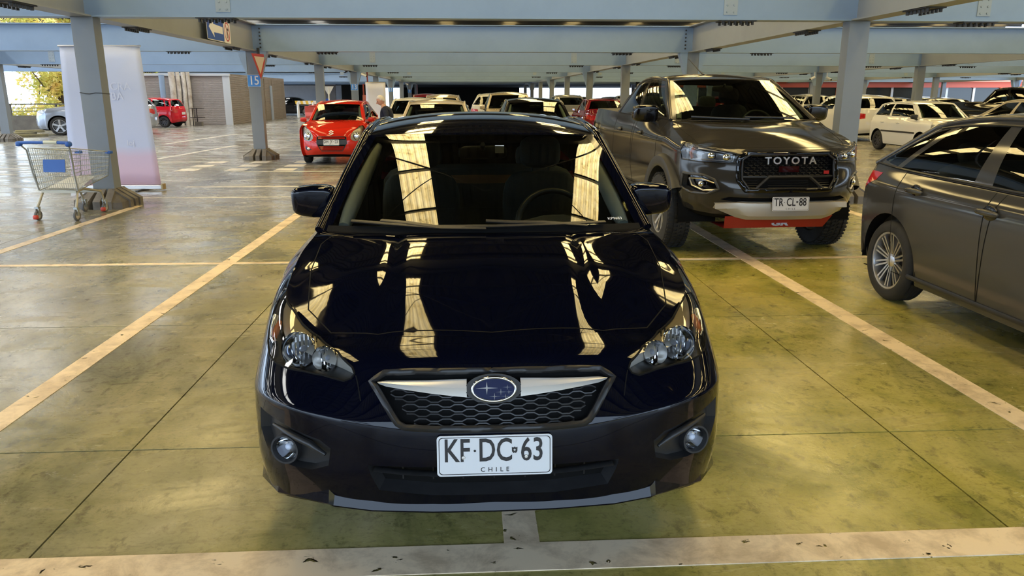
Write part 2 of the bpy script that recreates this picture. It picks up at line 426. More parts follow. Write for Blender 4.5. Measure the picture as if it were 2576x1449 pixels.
# shuttered store on the left
M_shut = worn('grey brown shutter slat', (.31,.28,.27), (.24,.21,.20), .5, .9)
M_shut2 = worn('brown stained shutter slat', (.20,.165,.125), (.13,.10,.07), .6, .9)
wl = empty('wall_left', kind='structure')
slat = MB(); slat.add([(0,0,0),(1,0,0),(1,-.018,.03),(0,-.018,.03),(1,0,.055),(0,0,.055)], [(0,1,2,3),(3,2,4,5)])
slat_me = slat.mesh('slat', M_shut); slat2_me = slat.mesh('slat', M_shut2)
YS, XS, ZT = 43.8, -13.15, 2.62
nsl = int(ZT/.055)
MB().box(-19.6,XS,YS,YS+.1,0,ZT+.1).build('wall_core', M_shut, wl)
MB().box(XS-.1,XS,YS+.02,56.5,0,ZT+.1).build('wall_core', M_shut2, wl)
for (xa, xb) in ((-19.4,-16.9),(-16.7,-13.5)):
    for r in range(nsl): inst(slat_me, 'slat', wl, (xa,YS,.02+r*.055), (0,0,0), (xb-xa,1,1))
for (ya, yb) in ((43.9,47.6),(47.75,51.0),(51.1,52.3),(53.0,56.3)):
    for r in range(nsl): inst(slat2_me, 'slat', wl, (XS,ya,.02+r*.055), (0,0,math.pi/2), (yb-ya,1,1))
MB().box(-13.5,-13.12,YS-.05,YS+.02,0,ZT).build('shutter_post', M_trimgrey, wl)
MB().box(XS-.02,XS+.04,52.35,52.9,0,2.2).build('door_leaf', pmat('blue grey door',(.22,.26,.31),.5), wl)
for y in (47.65,51.05,52.95): MB().box(XS,XS+.03,y-.04,y+.04,0,ZT).build('shutter_post', M_shut2, wl)
MB().box(-19.6,-13.1,YS-.12,YS+.1,ZT,ZT+.12).build('lintel', M_trimgrey, wl)
# parapet and rail on the left edge
par = empty('wall_parapet', kind='structure')
MB().box(-34,-17.0,37.0,37.2,0,.68).build('parapet_wall', M_conc, par)
rl = MB(); rl.box(-34,-17,37.05,37.12,1.16,1.22); rl.build('hand_rail', pmat('rail brown',(.09,.08,.06),.5), par)
for z in (.86,1.0): MB().box(-34,-17,37.07,37.1,z,z+.03).build('rail', MATS['rail brown'], par)
for i in range(9): MB().box(-33.5+i*2.05,-33.43+i*2.05,37.05,37.12,.68,1.18).build('rail_post', MATS['rail brown'], par)
# ================================================================= car surfaces (numeric)
def crom(P, t):
    """Catmull-Rom along axis 0 of P (n,...) at float indices t (m,)"""
    n = P.shape[0]; t = np.clip(t, 0, n-1-1e-9); i = np.floor(t).astype(int); f = t - i
    sh = (len(t),) + (1,)*(P.ndim-1); f = f.reshape(sh)
    g = lambda k: P[np.clip(k, 0, n-1)]
    p1 = g(i); p2 = g(i+1)
    p0 = np.where((i-1 < 0).reshape(sh), 2*p1-p2, g(i-1)); p3 = np.where((i+2 > n-1).reshape(sh), 2*p2-p1, g(i+2))
    return .5*((2*p1)+(-p0+p2)*f+(2*p0-5*p1+4*p2-p3)*f*f+(-p0+3*p1-3*p2+p3)*f**3)
class Wrap:
    """belt of body panels: u = -NU..NU (0 = front centre, +-NU = rear centre), v = 0..NV"""
    def __init__(s, N, tens=None):
        s.N = np.array(N, float); s.te = np.ones(s.N.shape[0])
        for k, t in (tens or {}).items(): s.te[k] = 1-t
        s.NV, s.NU = s.N.shape[0]-1, s.N.shape[1]-1
        M = s.N[:, :0:-1].copy(); M[..., 0] *= -1
        s.full = np.concatenate([M, s.N], 1)
        uu, vv = np.meshgrid(np.linspace(0, s.NU, s.NU*10+1), np.linspace(0, s.NV, s.NV*10+1))
        s.guv = np.stack([uu.ravel(), vv.ravel()], 1); s.gp = s(s.guv)
    def __call__(s, uv):
        uv = np.atleast_2d(np.asarray(uv, float)); n = len(uv)
        a = crom(s.full.transpose(1,0,2), uv[:,0]+s.NU)           # (n, nv, 3)
        v = np.clip(uv[:,1], 0, s.NV-1e-9); i = np.floor(v).astype(int); f = (v-i)[:,None]; k = np.arange(n)
        g = lambda j: a[k, np.clip(j, 0, s.NV)]
        p1, p2 = g(i), g(i+1)
        p0 = np.where((i == 0)[:,None], 2*p1-p2, g(i-1)); p3 = np.where((i+2 > s.NV)[:,None], 2*p2-p1, g(i+2))
        m1 = .5*(p2-p0)*s.te[i][:,None]; m2 = .5*(p3-p1)*s.te[np.clip(i+1,0,s.NV)][:,None]
        return p1*(2*f**3-3*f*f+1)+m1*(f**3-2*f*f+f)+p2*(3*f*f-2*f**3)+m2*(f**3-f*f)
    def inv(s, P, w=(1,1,1), umax=None):
        out = []; um = s.NU if umax is None else umax; ok = s.guv[:,0] <= um; gp, guv = s.gp[ok], s.guv[ok]
        for p in P:
            m = np.array([0 if c is None else 1 for c in p], float)*np.array(w); q = np.array([0 if c is None else c for c in p], float)
            sg = -1 if q[0] < 0 else 1; q[0] = abs(q[0])
            d = (((gp-q)**2)*m).sum(1); uv = guv[d.argmin()].copy(); st = .1
            for _ in range(7):
                c = uv+np.array([[a*st, b*st] for a in (-1,-.5,0,.5,1) for b in (-1,-.5,0,.5,1)])
                c[:,0] = np.clip(c[:,0], 0, um); c[:,1] = np.clip(c[:,1], 0, s.NV)
                dd = (((s(c)-q)**2)*m).sum(1); uv = c[dd.argmin()]; st *= .5
            out.append((uv[0]*sg, uv[1]))
        return np.array(out)
class Func:
    def __init__(s, f): s.f = f
    def __call__(s, uv): return s.f(np.atleast_2d(np.asarray(uv, float)))
def nrm(S, uv, e=2e-3, flip=1):
    uv = np.atleast_2d(np.asarray(uv, float))
    du = S(uv+[e,0])-S(uv-[e,0]); dv = S(uv+[0,e])-S(uv-[0,e])
    n = np.cross(du, dv)*flip; l = np.linalg.norm(n, axis=1)[:,None]; l[l < 1e-12] = 1
    return n/l
def tps_fit(P, Z, lam=0.0):
    P = np.asarray(P, float); n = len(P)
    d = np.linalg.norm(P[:,None]-P[None], axis=2); K = np.where(d > 0, d*d*np.log(d+1e-12), 0)+lam*np.eye(n)
    A = np.zeros((n+3, n+3)); A[:n,:n] = K; A[:n,n] = 1; A[:n,n+1:] = P; A[n,:n] = 1; A[n+1:,:n] = P.T
    w = np.linalg.solve(A, np.concatenate([Z, [0,0,0]]))
    def f(Q):
        d = np.linalg.norm(Q[:,None]-P[None], axis=2)
        return np.where(d > 0, d*d*np.log(d+1e-12), 0) @ w[:n]+w[n]+Q @ w[n+1:]
    return f
FX = [0,.25,.48,.68,.84,.945]
def make_net(s):
    """s: car spec -> control net [6][18][3]"""
    hw = s['W']/2; L = s['L']; ax0, ax1 = s['ax']; fd = s.get('fd', [0,.008,.035,.10,.22,.40]); rd = s.get('rd', [.34,.16,.06,.012,0])
    rx = [.95,.82,.6,.32,0]; fy = s['fprof']; ry = s['rprof']; sp = s['sprof']
    yc, zc, xc = s['cowl_corner']; zb = s['belt']                    # belt: z at stations 9..12
    ys = [s.get('y6', ax0-.42), ax0, yc, yc+(ax1-yc)*.33, yc+(ax1-yc)*.68, ax1, min(ax1+.42, L-.25)]
    wp = s.get('wplan', [.985,1,1,1,1,1,.985]); N = np.zeros((6,18,3))
    ft = s.get('fend', [(.91,.0),(.89,.0)])                          # top x fraction at 6,7
    for v in range(6):
        ins, sz = sp[v]
        for u in range(6):
            k = u/5.; kb = k**1.6
            z = lerp(fy[v][1], sz if v < 5 else s.get('zcorner', fy[5][1]), kb*.85)
            N[v,u] = (FX[u]*hw*(1-.0*v)-ins*k*k, fy[v][0]*(1-.55*k*k)+fd[u], z)
        for j in range(7):
            u = 6+j; x = wp[j]*hw-ins; z = sz; y = ys[j]
            if v == 5:
                if j == 0: x, z = hw*ft[0][0], s['zfend'][0]
                elif j == 1: x, z = hw*ft[1][0], s['zfend'][1]
                elif j == 2: x, z = xc, zc
                else: x, z = hw*wp[j]-s['beltin'], zb[j-3]
            elif v == 4:
                top = (s['zfend'][0], s['zfend'][1], zc, zb[0], zb[1], zb[2], zb[3])[j]
                z = min(sz, top-.07) if j > 1 else lerp(sp[3][1], top, .6)
            N[v,u] = (x, y, z)
        for j in range(5):
            u = 13+j; k = (4-j)/4.
            z = lerp(ry[v][1], sz if v < 5 else zb[3], k**1.6*.85)
            N[v,u] = (rx[j]*hw-ins*k*k, L-ry[v][0]*(1-.55*k*k)-rd[j], z)
    for (v,u), p in s.get('over', {}).items(): N[v,u] = p
    return N
# ================================================================= car parts
def inpoly(P, poly):
    P = np.asarray(P, float); poly = np.asarray(poly, float); x, y = P[:,0], P[:,1]; c = np.zeros(len(P), bool)
    a = poly; b = np.roll(poly, -1, 0)
    for (x1,y1),(x2,y2) in zip(a, b):
        if y1 == y2: continue
        c ^= ((y1 > y) != (y2 > y)) & (x < (x2-x1)*(y-y1)/(y2-y1)+x1)
    return c
def densify(poly, du, dv, closed=True):
    out = []; n = len(poly)
    for i in range(n if closed else n-1):
        a = np.array(poly[i], float); b = np.array(poly[(i+1) % n], float)
        k = max(1, int(math.ceil(max(abs(b[0]-a[0])/du, abs(b[1]-a[1])/dv))))
        out += [tuple(a+(b-a)*j/k) for j in range(k)]
    if not closed: out.append(tuple(poly[-1]))
    return out
def cut_surface(S, dom, step, polys, flip=1, jit=0.0):
    du, dv = step; dom = np.asarray(dom, float)
    x0, y0 = dom.min(0); x1, y1 = dom.max(0)
    nu = max(2, int(round((x1-x0)/du))); nv = max(2, int(round((y1-y0)/dv)))
    gu, gv = np.meshgrid(np.linspace(x0, x1, nu+1), np.linspace(y0, y1, nv+1)); G = np.stack([gu.ravel(), gv.ravel()], 1)
    loops = [densify(dom, du, dv)] + [densify(p, du*.7, dv*.7) for _, p in polys]
    allp = np.array([q for l in loops for q in l])
    keep = inpoly(G, dom)
    w = np.array([1/du, 1/dv])
    for i0 in range(0, len(G), 4000):
        d = (((G[i0:i0+4000,None]-allp[None])*w)**2).sum(2).min(1); keep[i0:i0+4000] &= d > .12
    G = G[keep]
    V = []; E = []
    for l in loops:
        o = len(V); V += l; E += [(o+i, o+(i+1) % len(l)) for i in range(len(l))]
    V += [tuple(g) for g in G]
    sc = (1/du, 1/dv)
    r = delaunay_2d_cdt([Vector((p[0]*sc[0], p[1]*sc[1])) for p in V], E, [], 0, 1e-5)
    UV = np.array([(p[0]/sc[0], p[1]/sc[1]) for p in r[0]]); T = np.array([f for f in r[2]])
    cen = UV[T].mean(1); lab = np.zeros(len(T), int)
    lab[~inpoly(cen, dom)] = -1
    for k, (nm, p) in enumerate(polys):
        m = inpoly(cen, p) & (lab >= 0); lab[m] = k+1
    P = S(UV); N = nrm(S, UV, flip=flip); out = {}
    names = ['base']+[n for n, _ in polys]
    for k, nm in enumerate(names):
        t = T[lab == k]
        if len(t) == 0: continue
        a = P[t]; fn = np.cross(a[:,1]-a[:,0], a[:,2]-a[:,0]); bad = (fn*N[t].mean(1)).sum(1) < 0
        t = np.where(bad[:,None], t[:,::-1], t)
        idx, invx = np.unique(t, return_inverse=True)
        out.setdefault(nm, []).append((P[idx], N[idx], invx.reshape(-1,3)))
    res = {}
    for nm, l in out.items():
        vs = []; ns = []; fs = []; o = 0
        for p, n, f in l: vs.append(p); ns.append(n); fs.append(f+o); o += len(p)
        res[nm] = (np.concatenate(vs), np.concatenate(ns), np.concatenate(fs))
    return res
def surf_obj(name, part, mat, parent, off=0.0):
    V, N, F = part; me = bpy.data.meshes.new(name); me.from_pydata((V+N*off).tolist(), [], F.tolist()); me.update()
    me.shade_smooth(); me.normals_split_custom_set_from_vertices(N.tolist()); me.materials.append(mat)
    o = bpy.data.objects.new(name, me); C.objects.link(o); o.parent = parent; return o
def seam(b, S, pts, w=.005, off=.0012, step=.15, flip=1, closed=False):
    q = np.array(densify(pts, step, step, closed)); P = S(q); N = nrm(S, q, flip=flip)
    T = np.gradient(P, axis=0); T /= np.linalg.norm(T, axis=1)[:,None]+1e-12; B = np.cross(N, T)
    b.grid([(P+B*w/2+N*off).tolist(), (P-B*w/2+N*off).tolist()])
def frame(b, S, poly, r, off=0.0, step=.1, flip=1, seg=6):
    q = np.array(densify(poly, step, step)); P = S(q)+nrm(S, q, flip=flip)*off
    b.tube(P.tolist(), r, seg, closed=True)
def recess(S, poly, depth, step, flip=1, shrink=.9):
    q = np.array(densify(poly, step, step)); P = S(q); N = nrm(S, q, flip=flip); cen = P.mean(0)
    Q = cen+(P-cen)*shrink-N*depth; b = MB(); b.grid([P.tolist()+[P[0].tolist()], Q.tolist()+[Q[0].tolist()]])
    return b, Q
# shared car materials
M_glass = glass_mat('car glass', (.50,.58,.54), 1.52)
M_glass_dark = glass_mat('dark car glass', (.16,.19,.18), 1.52)
M_lens = glass_mat('clear lamp lens', (.92,.93,.95), 1.5)
M_chrome = pmat('chrome', (.75,.76,.78), .08, 1.0)
M_satin = pmat('satin silver', (.62,.60,.57), .28, .9)
M_alloy = pmat('alloy wheel', (.55,.55,.56), .28, .9)
M_alloy_dark = pmat('dark alloy wheel', (.05,.05,.055), .35, .6)
M_rubber = worn('tyre rubber', (.012,.012,.012), (.028,.027,.025), .75, 9.0)
M_plas = worn('black plastic', (.012,.012,.013), (.02,.02,.021), .42, 20.0)
M_gloss = pmat('gloss black', (.004,.004,.005), .06, 0, .5)
M_red = pmat('red lamp lens', (.42,.012,.015), .08, 0, .5, 1.0)
M_amber = pmat('amber lamp', (.75,.22,.06), .15)
M_cabin = pmat('dark cabin trim', (.016,.016,.016), .7)
M_dash = pmat('dashboard vinyl', (.055,.056,.050), .6)
M_seat = worn('seat cloth', (.022,.022,.022), (.03,.03,.03), .85, 30.0)
M_pillar = pmat('pillar lining', (.50,.52,.48), .7)
M_plate = pmat('plate white', (.66,.66,.66), .35)
M_plate_ink = pmat('plate ink', (.012,.010,.010), .45)
M_disc = pmat('brake disc', (.12,.12,.12), .4, .8)
M_head_in = pmat('lamp housing', (.24,.235,.22), .25, .6)
WHEELS = {}
def wheel_meshes(kind, r, w):
    key = (kind, round(r,3), round(w,3))
    if key in WHEELS: return WHEELS[key]
    rr = r*{'suv':.62,'truck':.60,'small':.66,'steel':.64}.get(kind, .70); RX = Matrix.Rotation(math.pi/2, 4, 'Y')
    t = MB(); h = w/2
    prof = [(rr,-h*.82),(rr+.01,-h*.95),(rr+(r-rr)*.45,-h),(r-.025,-h*.93),(r-.006,-h*.72)]
    for g in (-.5,-.17,.17,.5): prof += [(r,h*(g-.11)),(r-.006,h*(g-.09)) if kind != 'far' else (r,h*(g-.09)),(r-.006,h*(g+.02)),(r,h*(g+.04))]
    prof += [(r-.006,h*.72),(r-.025,h*.93),(rr+(r-rr)*.45,h),(rr+.01,h*.95),(rr,h*.82)]
    t.lathe(prof, 40, RX)
    tread = None
    if kind == 'truck':
        for k in range(56):
            a = 2*math.pi*k/56
            for s, ph in ((-1,0),(-.33,.5),(.33,0),(1,.5)):
                aa = a+ph*2*math.pi/56; M = Matrix.Rotation(aa,4,'X') @ Matrix.Translation((s*h*.72,0,r-.002))
                t.box(-h*.17,h*.17,-.010,.010,-.012,.009, M)
    tm = t.mesh('tyre', M_rubber, 35)
    m = MB(); m.lathe([(rr-.002,h*.80),(rr+.008,h*.86),(rr-.012,h*.84),(rr-.02,h*.5),(rr-.03,-h*.7),(rr-.002,-h*.80)], 40, RX)
    ns, tw = {'ten':(10,.016),'five':(5,.036),'truck':(6,.035),'small':(8,.03),'steel':(8,.04),'suv':(5,.05),'five2':(5,.045)}.get(kind, (5,.04))
    for k in range(ns):
        a = 2*math.pi*k/ns; M = Matrix.Rotation(a, 4, 'X')
        for sp in ((-.5,.5) if kind in ('truck','five','ten') else (0,)):
            q0, q1 = sp*tw*1.2, sp*tw*2.4*(1.8 if kind == 'truck' else 1.0); tt = tw*(.8 if sp else 1.4)
            m.add([(h*.55,q0-tt*.5,.04),(h*.55,q0+tt*.5,.04),(h*.74,q1+tt*.6,rr-.008),(h*.74,q1-tt*.6,rr-.008),(h*.36,q0-tt*.5,.04),(h*.36,q0+tt*.5,.04),(h*.5,q1+tt*.6,rr-.008),(h*.5,q1-tt*.6,rr-.008)],
                  [(0,1,2,3),(7,6,5,4),(0,3,7,4),(1,5,6,2),(0,4,5,1),(2,6,7,3)], M)
    m.lathe([(0,h*.66),(.03,h*.66),(.052,h*.58),(.058,h*.2)], 20, RX)
    for k in range(5):
        a = 2*math.pi*(k+.5)/5; m.lathe([(0,h*.62),(.010,h*.62),(.010,h*.4)], 6, Matrix.Rotation(a,4,'X') @ Matrix.Translation((0,0,.052)) @ RX)
    rm = m.mesh('rim', M_alloy_dark if kind in ('small','steel') else M_alloy, 30)
    d = MB(); d.lathe([(.04,h*.15),(rr*.72,h*.15),(rr*.72,h*.05),(.04,h*.05)], 28, RX)
    d.lathe([(0,-h*.1),(rr-.03,-h*.1)], 24, RX)
    dm = d.mesh('brake_disc', M_disc, 30)
    WHEELS[key] = (tm, rm, dm); return WHEELS[key]
def plate_object(parent, txt, loc, rot=(math.pi/2,0,0), w=.36, h=.13, detail=True):
    b = MB(); n = 6; r = .012; pts = []
    for cx, cy, a0 in ((w/2-r,h/2-r,0),(-w/2+r,h/2-r,90),(-w/2+r,-h/2+r,180),(w/2-r,-h/2+r,270)):
        pts += [(cx+r*math.cos(math.radians(a0+90*k/n)), cy+r*math.sin(math.radians(a0+90*k/n))) for k in range(n+1)]
    b.prism(pts, .004); o = b.build('number_plate', M_plate, parent, loc=loc); o.rotation_euler = rot
    if detail:
        q = MB(); p2 = [(x*.968,y*.925,.0042) for x, y in pts]; p3 = [(x*.955,y*.89,.0042) for x, y in pts]
        q.grid([p2+[p2[0]], p3+[p3[0]]]); q.build('plate_border', M_plate_ink, o)
    if txt:
        for s, x in txt:
            me = text_mesh('plate_lettering', s, .093, .0006, M_plate_ink, 1.0, .0012)
            inst(me, 'plate_lettering', o, (x,.014,.0045), (0,0,0), (.80,1.12,1))
        if detail:
            me = text_mesh('plate_lettering', 'CHILE', .020, .0004, M_plate_ink, 1.9, .0002); inst(me, 'plate_lettering', o, (0,-.046,.0045))
            q = MB(); q.lathe([(0,.0005),(.004,.0005)], 10, Matrix.Translation((-.062,.016,.0045))); q.build('plate_dot', M_plate_ink, o)
            q = MB(); q.prism([(-.009,.010),(-.004,.008),(0,.011),(.004,.008),(.009,.010),(.0085,-.004),(.004,-.010),(0,-.008),(-.004,-.010),(-.0085,-.004)], .0006, Matrix.Translation((.062,.016,.0043))); q.build('plate_crest', M_plate_ink, o)
            q = MB(); q.prism([(.0045*(1 if i % 2 == 0 else .42)*math.sin(math.pi*i/5), .0045*(1 if i % 2 == 0 else .42)*math.cos(math.pi*i/5)) for i in range(10)], .0006, Matrix.Translation((.062,.0165,.0049))); q.build('plate_star', M_plate, o)
            for x in (-.098,.098):
                q = MB(); q.lathe([(0,.004),(.005,.0035),(.0065,0)], 12, Matrix.Translation((x,-.005,.004))); q.build('screw', M_satin, o, 40)
    return o
def rbox(b, c, r, p=.35, M=None, seg=16, rings=10): b.ell(c, r, seg, rings, p, M)
class Car:
    def __init__(s, spec, name, label, paint, loc=(0,0,0), rz=0.0, res=1, cat='car', group=None, wheel='five', glass=None, detail=True, interior=True):
        s.sp = spec; s.res = res; s.root = empty(name, loc, rz, label=label, cat=cat, group=group); s.paint = paint
        s.glass = glass or M_glass; s.W = Wrap(make_net(spec), spec.get('tens')); s.st = {1:(.11,.11),2:(.22,.22),3:(.34,.34),4:(.5,.5)}[res]
        s.detail = detail; s.wkind = wheel; s.holes = {}; s.seams = MB()
        s.build(interior)
    # ---- surfaces
    def curves(s):
        sp = s.sp; W = s.W; yc, zc, xc = sp['cowl_corner']; cy, cz = sp['cowl']; hy, hz, hh, hs, hd = sp['header']; ry, rz, rh, rs, rd = sp['rheader']; H = sp['H']
        ur = sp.get('ur', 12.); s.ur = ur
        def ws_bot(t): a = np.abs(t); return np.stack([t*xc, cy+(yc-cy)*a**2.0, cz+(zc-cz)*a**2.0], 1)
        def ws_top(t): a = np.abs(t); return np.stack([t*hh, hy+hs*a**2, hz-hd*a**2.2], 1)
        def rg_top(t): a = np.abs(t); return np.stack([t*rh, ry+rs*a**2, rz-rd*a**2.2], 1)
        def rg_bot(t):
            if 'rg' in sp:
                y, z, h = sp['rg']; a = np.abs(t); e = W([(ur,5)])[0]; return np.stack([t*e[0], y+(e[1]-y)*a**3, z+(e[2]-z)*a**3], 1)
            u = np.sign(t+1e-12)*(17-(17-ur)*np.abs(t)); return W(np.stack([u, np.full_like(u, 5)], 1))
        wb, rb = sp.get('wsbulge', .02), sp.get('rgbulge', .015)
        def ws(q):
            t, v = q[:,0], q[:,1][:,None]; a, b = ws_bot(t), ws_top(t); P = a+(b-a)*v
            k = (4*v[:,0]*(1-v[:,0])*(1-.5*t**4))*wb; P[:,1] -= k*.5; P[:,2] += k*.86; return P
        def rg(q):
            t, v = q[:,0], q[:,1][:,None]; a, b = rg_bot(t), rg_top(t); P = a+(b-a)*v
            k = 4*v[:,0]*(1-v[:,0])*rb; P[:,1] += k*.6; P[:,2] += k*.8; return P
        tm = sp.get('tm', .42)
        def roof(q):
            t, v = q[:,0], q[:,1]; a, b = ws_top(t), rg_top(t); P = a+(b-a)*v[:,None]
            l = hz*(v-tm)*(v-1)/(tm)+H*(v*(v-1))/(tm*(tm-1))+rz*(v*(v-tm))/(1-tm)
            P[:,2] += l-(hz+(rz-hz)*v)-.028*4*v*(1-v)*np.abs(t)**2.5
            P[:,0] *= 1+sp.get('roofw', .02)*4*v*(1-v); return P
        def side(sg):
            def f(q):
                a, b = np.clip(q[:,0],-.05,1.05), q[:,1]; u = 8+(ur-8)*a
                P = W(np.stack([u*1.0, np.full_like(u, 5)], 1)); Q = roof(np.stack([np.ones_like(a), a], 1)); R = P+(Q-P)*b[:,None]
                R[:,0] += sp.get('sbulge', .03)*4*b*(1-b)*np.sin(np.pi*np.clip(a,0,1))**.5; R[:,0] *= sg; return R
            return f
        s.ws, s.rg, s.roof = Func(ws), Func(rg), Func(roof); s.sideL, s.sideR = Func(side(1)), Func(side(-1)); s.ws_bot = ws_bot; s.rg_bot = rg_bot
    def hood_surface(s):
        sp = s.sp; W = s.W; u = np.linspace(0, 8, 33); E = W(np.stack([u, np.full_like(u,5)],1)); t = np.linspace(0, 1, 9); B = s.ws_bot(t)
        pts = [E[:,:2], B[:-1,:2]]; z = [E[:,2], B[:-1,2]-sp.get('cowldrop',.012)*(1-t[:-1]**2)]
        inner = np.array(sp.get('hoodpts', []), float)
        if len(inner): pts.append(inner[:,:2]); z.append(inner[:,2])
        p = np.concatenate(pts); z = np.concatenate(z); m = p[:,0] > 1e-6
        p = np.concatenate([p, p[m]*[-1,1]]); z = np.concatenate([z, z[m]]); f = tps_fit(p, z, 1e-7)
        cr = sp.get('crease')
        def hf(q):
            zz = f(q)
            if cr: zz = zz+cr(np.abs(q[:,0]), q[:,1])
            return np.stack([q[:,0], q[:,1], zz], 1)
        s.hood = Func(hf)
        bt = s.ws_bot(np.linspace(-1, 1, 25))[:,:2]; bt[:,1] -= .0
        e = W(np.stack([np.linspace(-8, 8, 97), np.full(97,5.)],1))[:,:2]
        s.hood_dom = np.concatenate([e, bt[::-1][1:-1]])
    # ---- body
    def arch(s, sg, y, R):
        zc = s.sp['rw']; P = []
        for a in np.linspace(-25, 205, 27):
            z = zc+R*math.sin(math.radians(a))
            P.append((sg*9, y+R*math.cos(math.radians(a)), max(z, -1)))
        ok = [p for p in P if p[2] > s.W(np.array([[7 if y < 2 else 11, 0]]))[0,2]+.012]
        uv = s.W.inv([(p[0], p[1], p[2]) for p in ok], (1e-9,1,1))
        uv[:,0] = sg*np.abs(uv[:,0]); uv = [tuple(q) for q in uv]
        return [(uv[0][0], -.15)]+uv+[(uv[-1][0], -.15)]
    def region(s, name, pts, mirror=True, w=(1,1,1)):
        uv = [tuple(q) for q in s.W.inv(pts, w)]; s.holes.setdefault(name, []).append(uv)
        if mirror: s.holes[name].append([(-a, b) for a, b in uv])
        return uv
    def build(s, interior):
        sp = s.sp; s.curves(); s.hood_surface(); st = s.st; R = sp.get('ra', sp['rw']+.055)
        for nm, pts, mir in sp.get('regions', []): s.region(nm, pts, mir)
        polys = []
        for nm in ('door',):
            d = sp.get('doors', [(8.22,9.72),(9.72,10.98)]) if s.detail else []
            for a, b in d:
                for g in (1,-1): polys.append(('door_%d' % len(polys), [(g*a,.55),(g*(a-.12),4.98),(g*b,4.98),(g*b,.55)]))
        for nm, l in s.holes.items():
            for i, p in enumerate(l): polys.append((nm+'#%d' % i, p))
        archs = [s.arch(g, y, R) for g in (1,-1) for y in sp['ax']]
        polys += [('arch', a) for a in archs]
        s.parts = cut_surface(s.W, [(-17,0),(17,0),(17,5),(-17,5)], st, polys, 1)
        s.body = surf_obj('body_shell', s.parts['base'], s.paint, s.root)
        for k in list(s.parts):
            if k.startswith('door_'):
                o = surf_obj('door', s.parts[k], s.paint, s.root)
        sm = s.seams
        if s.detail:
            for g in (1,-1):
                for a, b in sp.get('doors', [(8.22,9.72),(9.72,10.98)]): seam(sm, s.W, [(g*a,.55),(g*(a-.12),4.98),(g*b,4.98),(g*b,.55),(g*a,.55)], .007)
        for g, y in ((1,0),(-1,0),(1,1),(-1,1)):
            b = MB(); hw = sp['W']/2; Y = sp['ax'][y]; M = Matrix.Translation((0,Y,sp['rw'])) @ Matrix.Rotation(math.pi/2,4,'Y')
            b.lathe([(R+.012,g*(hw-.03)),(R+.012,g*(hw-.42)),(0,g*(hw-.42))], 28, M, math.radians(84), math.radians(276)); b.build('wheel_well', M_black, s.root)
        # underside
        u = np.linspace(-17, 17, 120); P = s.W(np.stack([u, np.zeros_like(u)],1)); b = MB(); z = sp.get('gc',.17)
        b.grid([P.tolist(), [(p[0]*.93, lerp(2.2,p[1],.95), max(z, p[2]-.05)) for p in P]]); n0 = len(b.v); 
        bot = [(p[0]*.93, lerp(2.2,p[1],.95), max(z, p[2]-.05)) for p in P[:-1]]
        for i in range(len(bot)//2-1): b.add([bot[i],bot[i+1],bot[-2-i],bot[-1-i]], [(0,1,2,3)])
        b.build('underbody', M_black, s.root)
        # hood
        hp = sp.get('hood_cut')
        hpoly = [('hood', hp)] if hp else []
        hx = {1:(.035,.035),2:(.07,.07),3:(.12,.12),4:(.2,.2)}[s.res]
        hd = cut_surface(s.hood, s.hood_dom, hx, hpoly, 1)
        if 'base' in hd: surf_obj('fender_top' if hp else 'hood', hd['base'], s.paint, s.root)
        if hp: s.hoodobj = surf_obj('hood', hd['hood'], s.paint, s.root); seam(sm, s.hood, hp+[hp[0]], .0045, .0010, .05)
        # glasshouse
        g2 = {1:(.07,.07),2:(.14,.14),3:(.25,.25),4:(.4,.4)}[s.res]; px = sp.get('pillar', .085)
        wp = [(-1+px*.72,.015),(1-px*.72,.015),(1-px,.975),(-1+px,.975)]
        k = cut_surface(s.ws, [(-1,0),(1,0),(1,1),(-1,1)], g2, [('glass', wp)], 1)
        surf_obj('windscreen_pillars', k['base'], s.paint, s.root); s.wscreen = surf_obj('windscreen', k['glass'], sp.get('wsglass', s.glass), s.root)
        k = cut_surface(s.roof, [(-1,0),(1,0),(1,1),(-1,1)], g2, [], 1); surf_obj('roof', k['base'], s.paint, s.root)
        rp = sp.get('rgpoly', [(-.86,.10),(.86,.10),(.82,.93),(-.82,.93)])
        k = cut_surface(s.rg, [(-1,0),(1,0),(1,1),(-1,1)], g2, [('glass', rp)], -1)
        surf_obj('rear_frame', k['base'], s.paint, s.root); surf_obj('rear_window', k['glass'], sp.get('rglass', M_glass_dark), s.root)
        wins = sp.get('wins', [(.07,.46),(.50,.86)])
        for S, fl in ((s.sideL, 1),(s.sideR, -1)):
            pl = [('w%d' % i, w if len(w) > 2 else [(w[0],.05),(w[1],.05),(w[1],.88),(w[0],.88)]) for i, w in enumerate(wins)]
            k = cut_surface(S, [(0,0),(1,0),(1,1),(0,1)], (g2[0]*.7, g2[1]*1.2), pl, fl)
            surf_obj('side_frame', k['base'], sp.get('frame_mat', s.paint), s.root)
            for i in range(len(wins)):
                if 'w%d' % i in k: surf_obj('side_window', k['w%d' % i], sp.get('sglass', M_glass_dark if s.res > 2 else s.glass), s.root)
        # deck (notchback / pickup)
        if 'rg' in sp:
            ur = s.ur; n = 25; T = np.linspace(-1,1,n); A = s.rg_bot(T); u = np.sign(T+1e-12)*(17-(17-ur)*np.abs(T)); B = s.W(np.stack([u,np.full(n,5.)],1))
            rows = []
            for k2 in range(7):
                q = A+(B-A)*k2/6; q[:,2] += sp.get('deckbulge',.02)*math.sin(math.pi*k2/6)*(1-T**2); rows.append(q.tolist())
            MB().grid(rows).build(sp.get('deckname','boot_lid'), sp.get('deckmat', s.paint), s.root, 60)
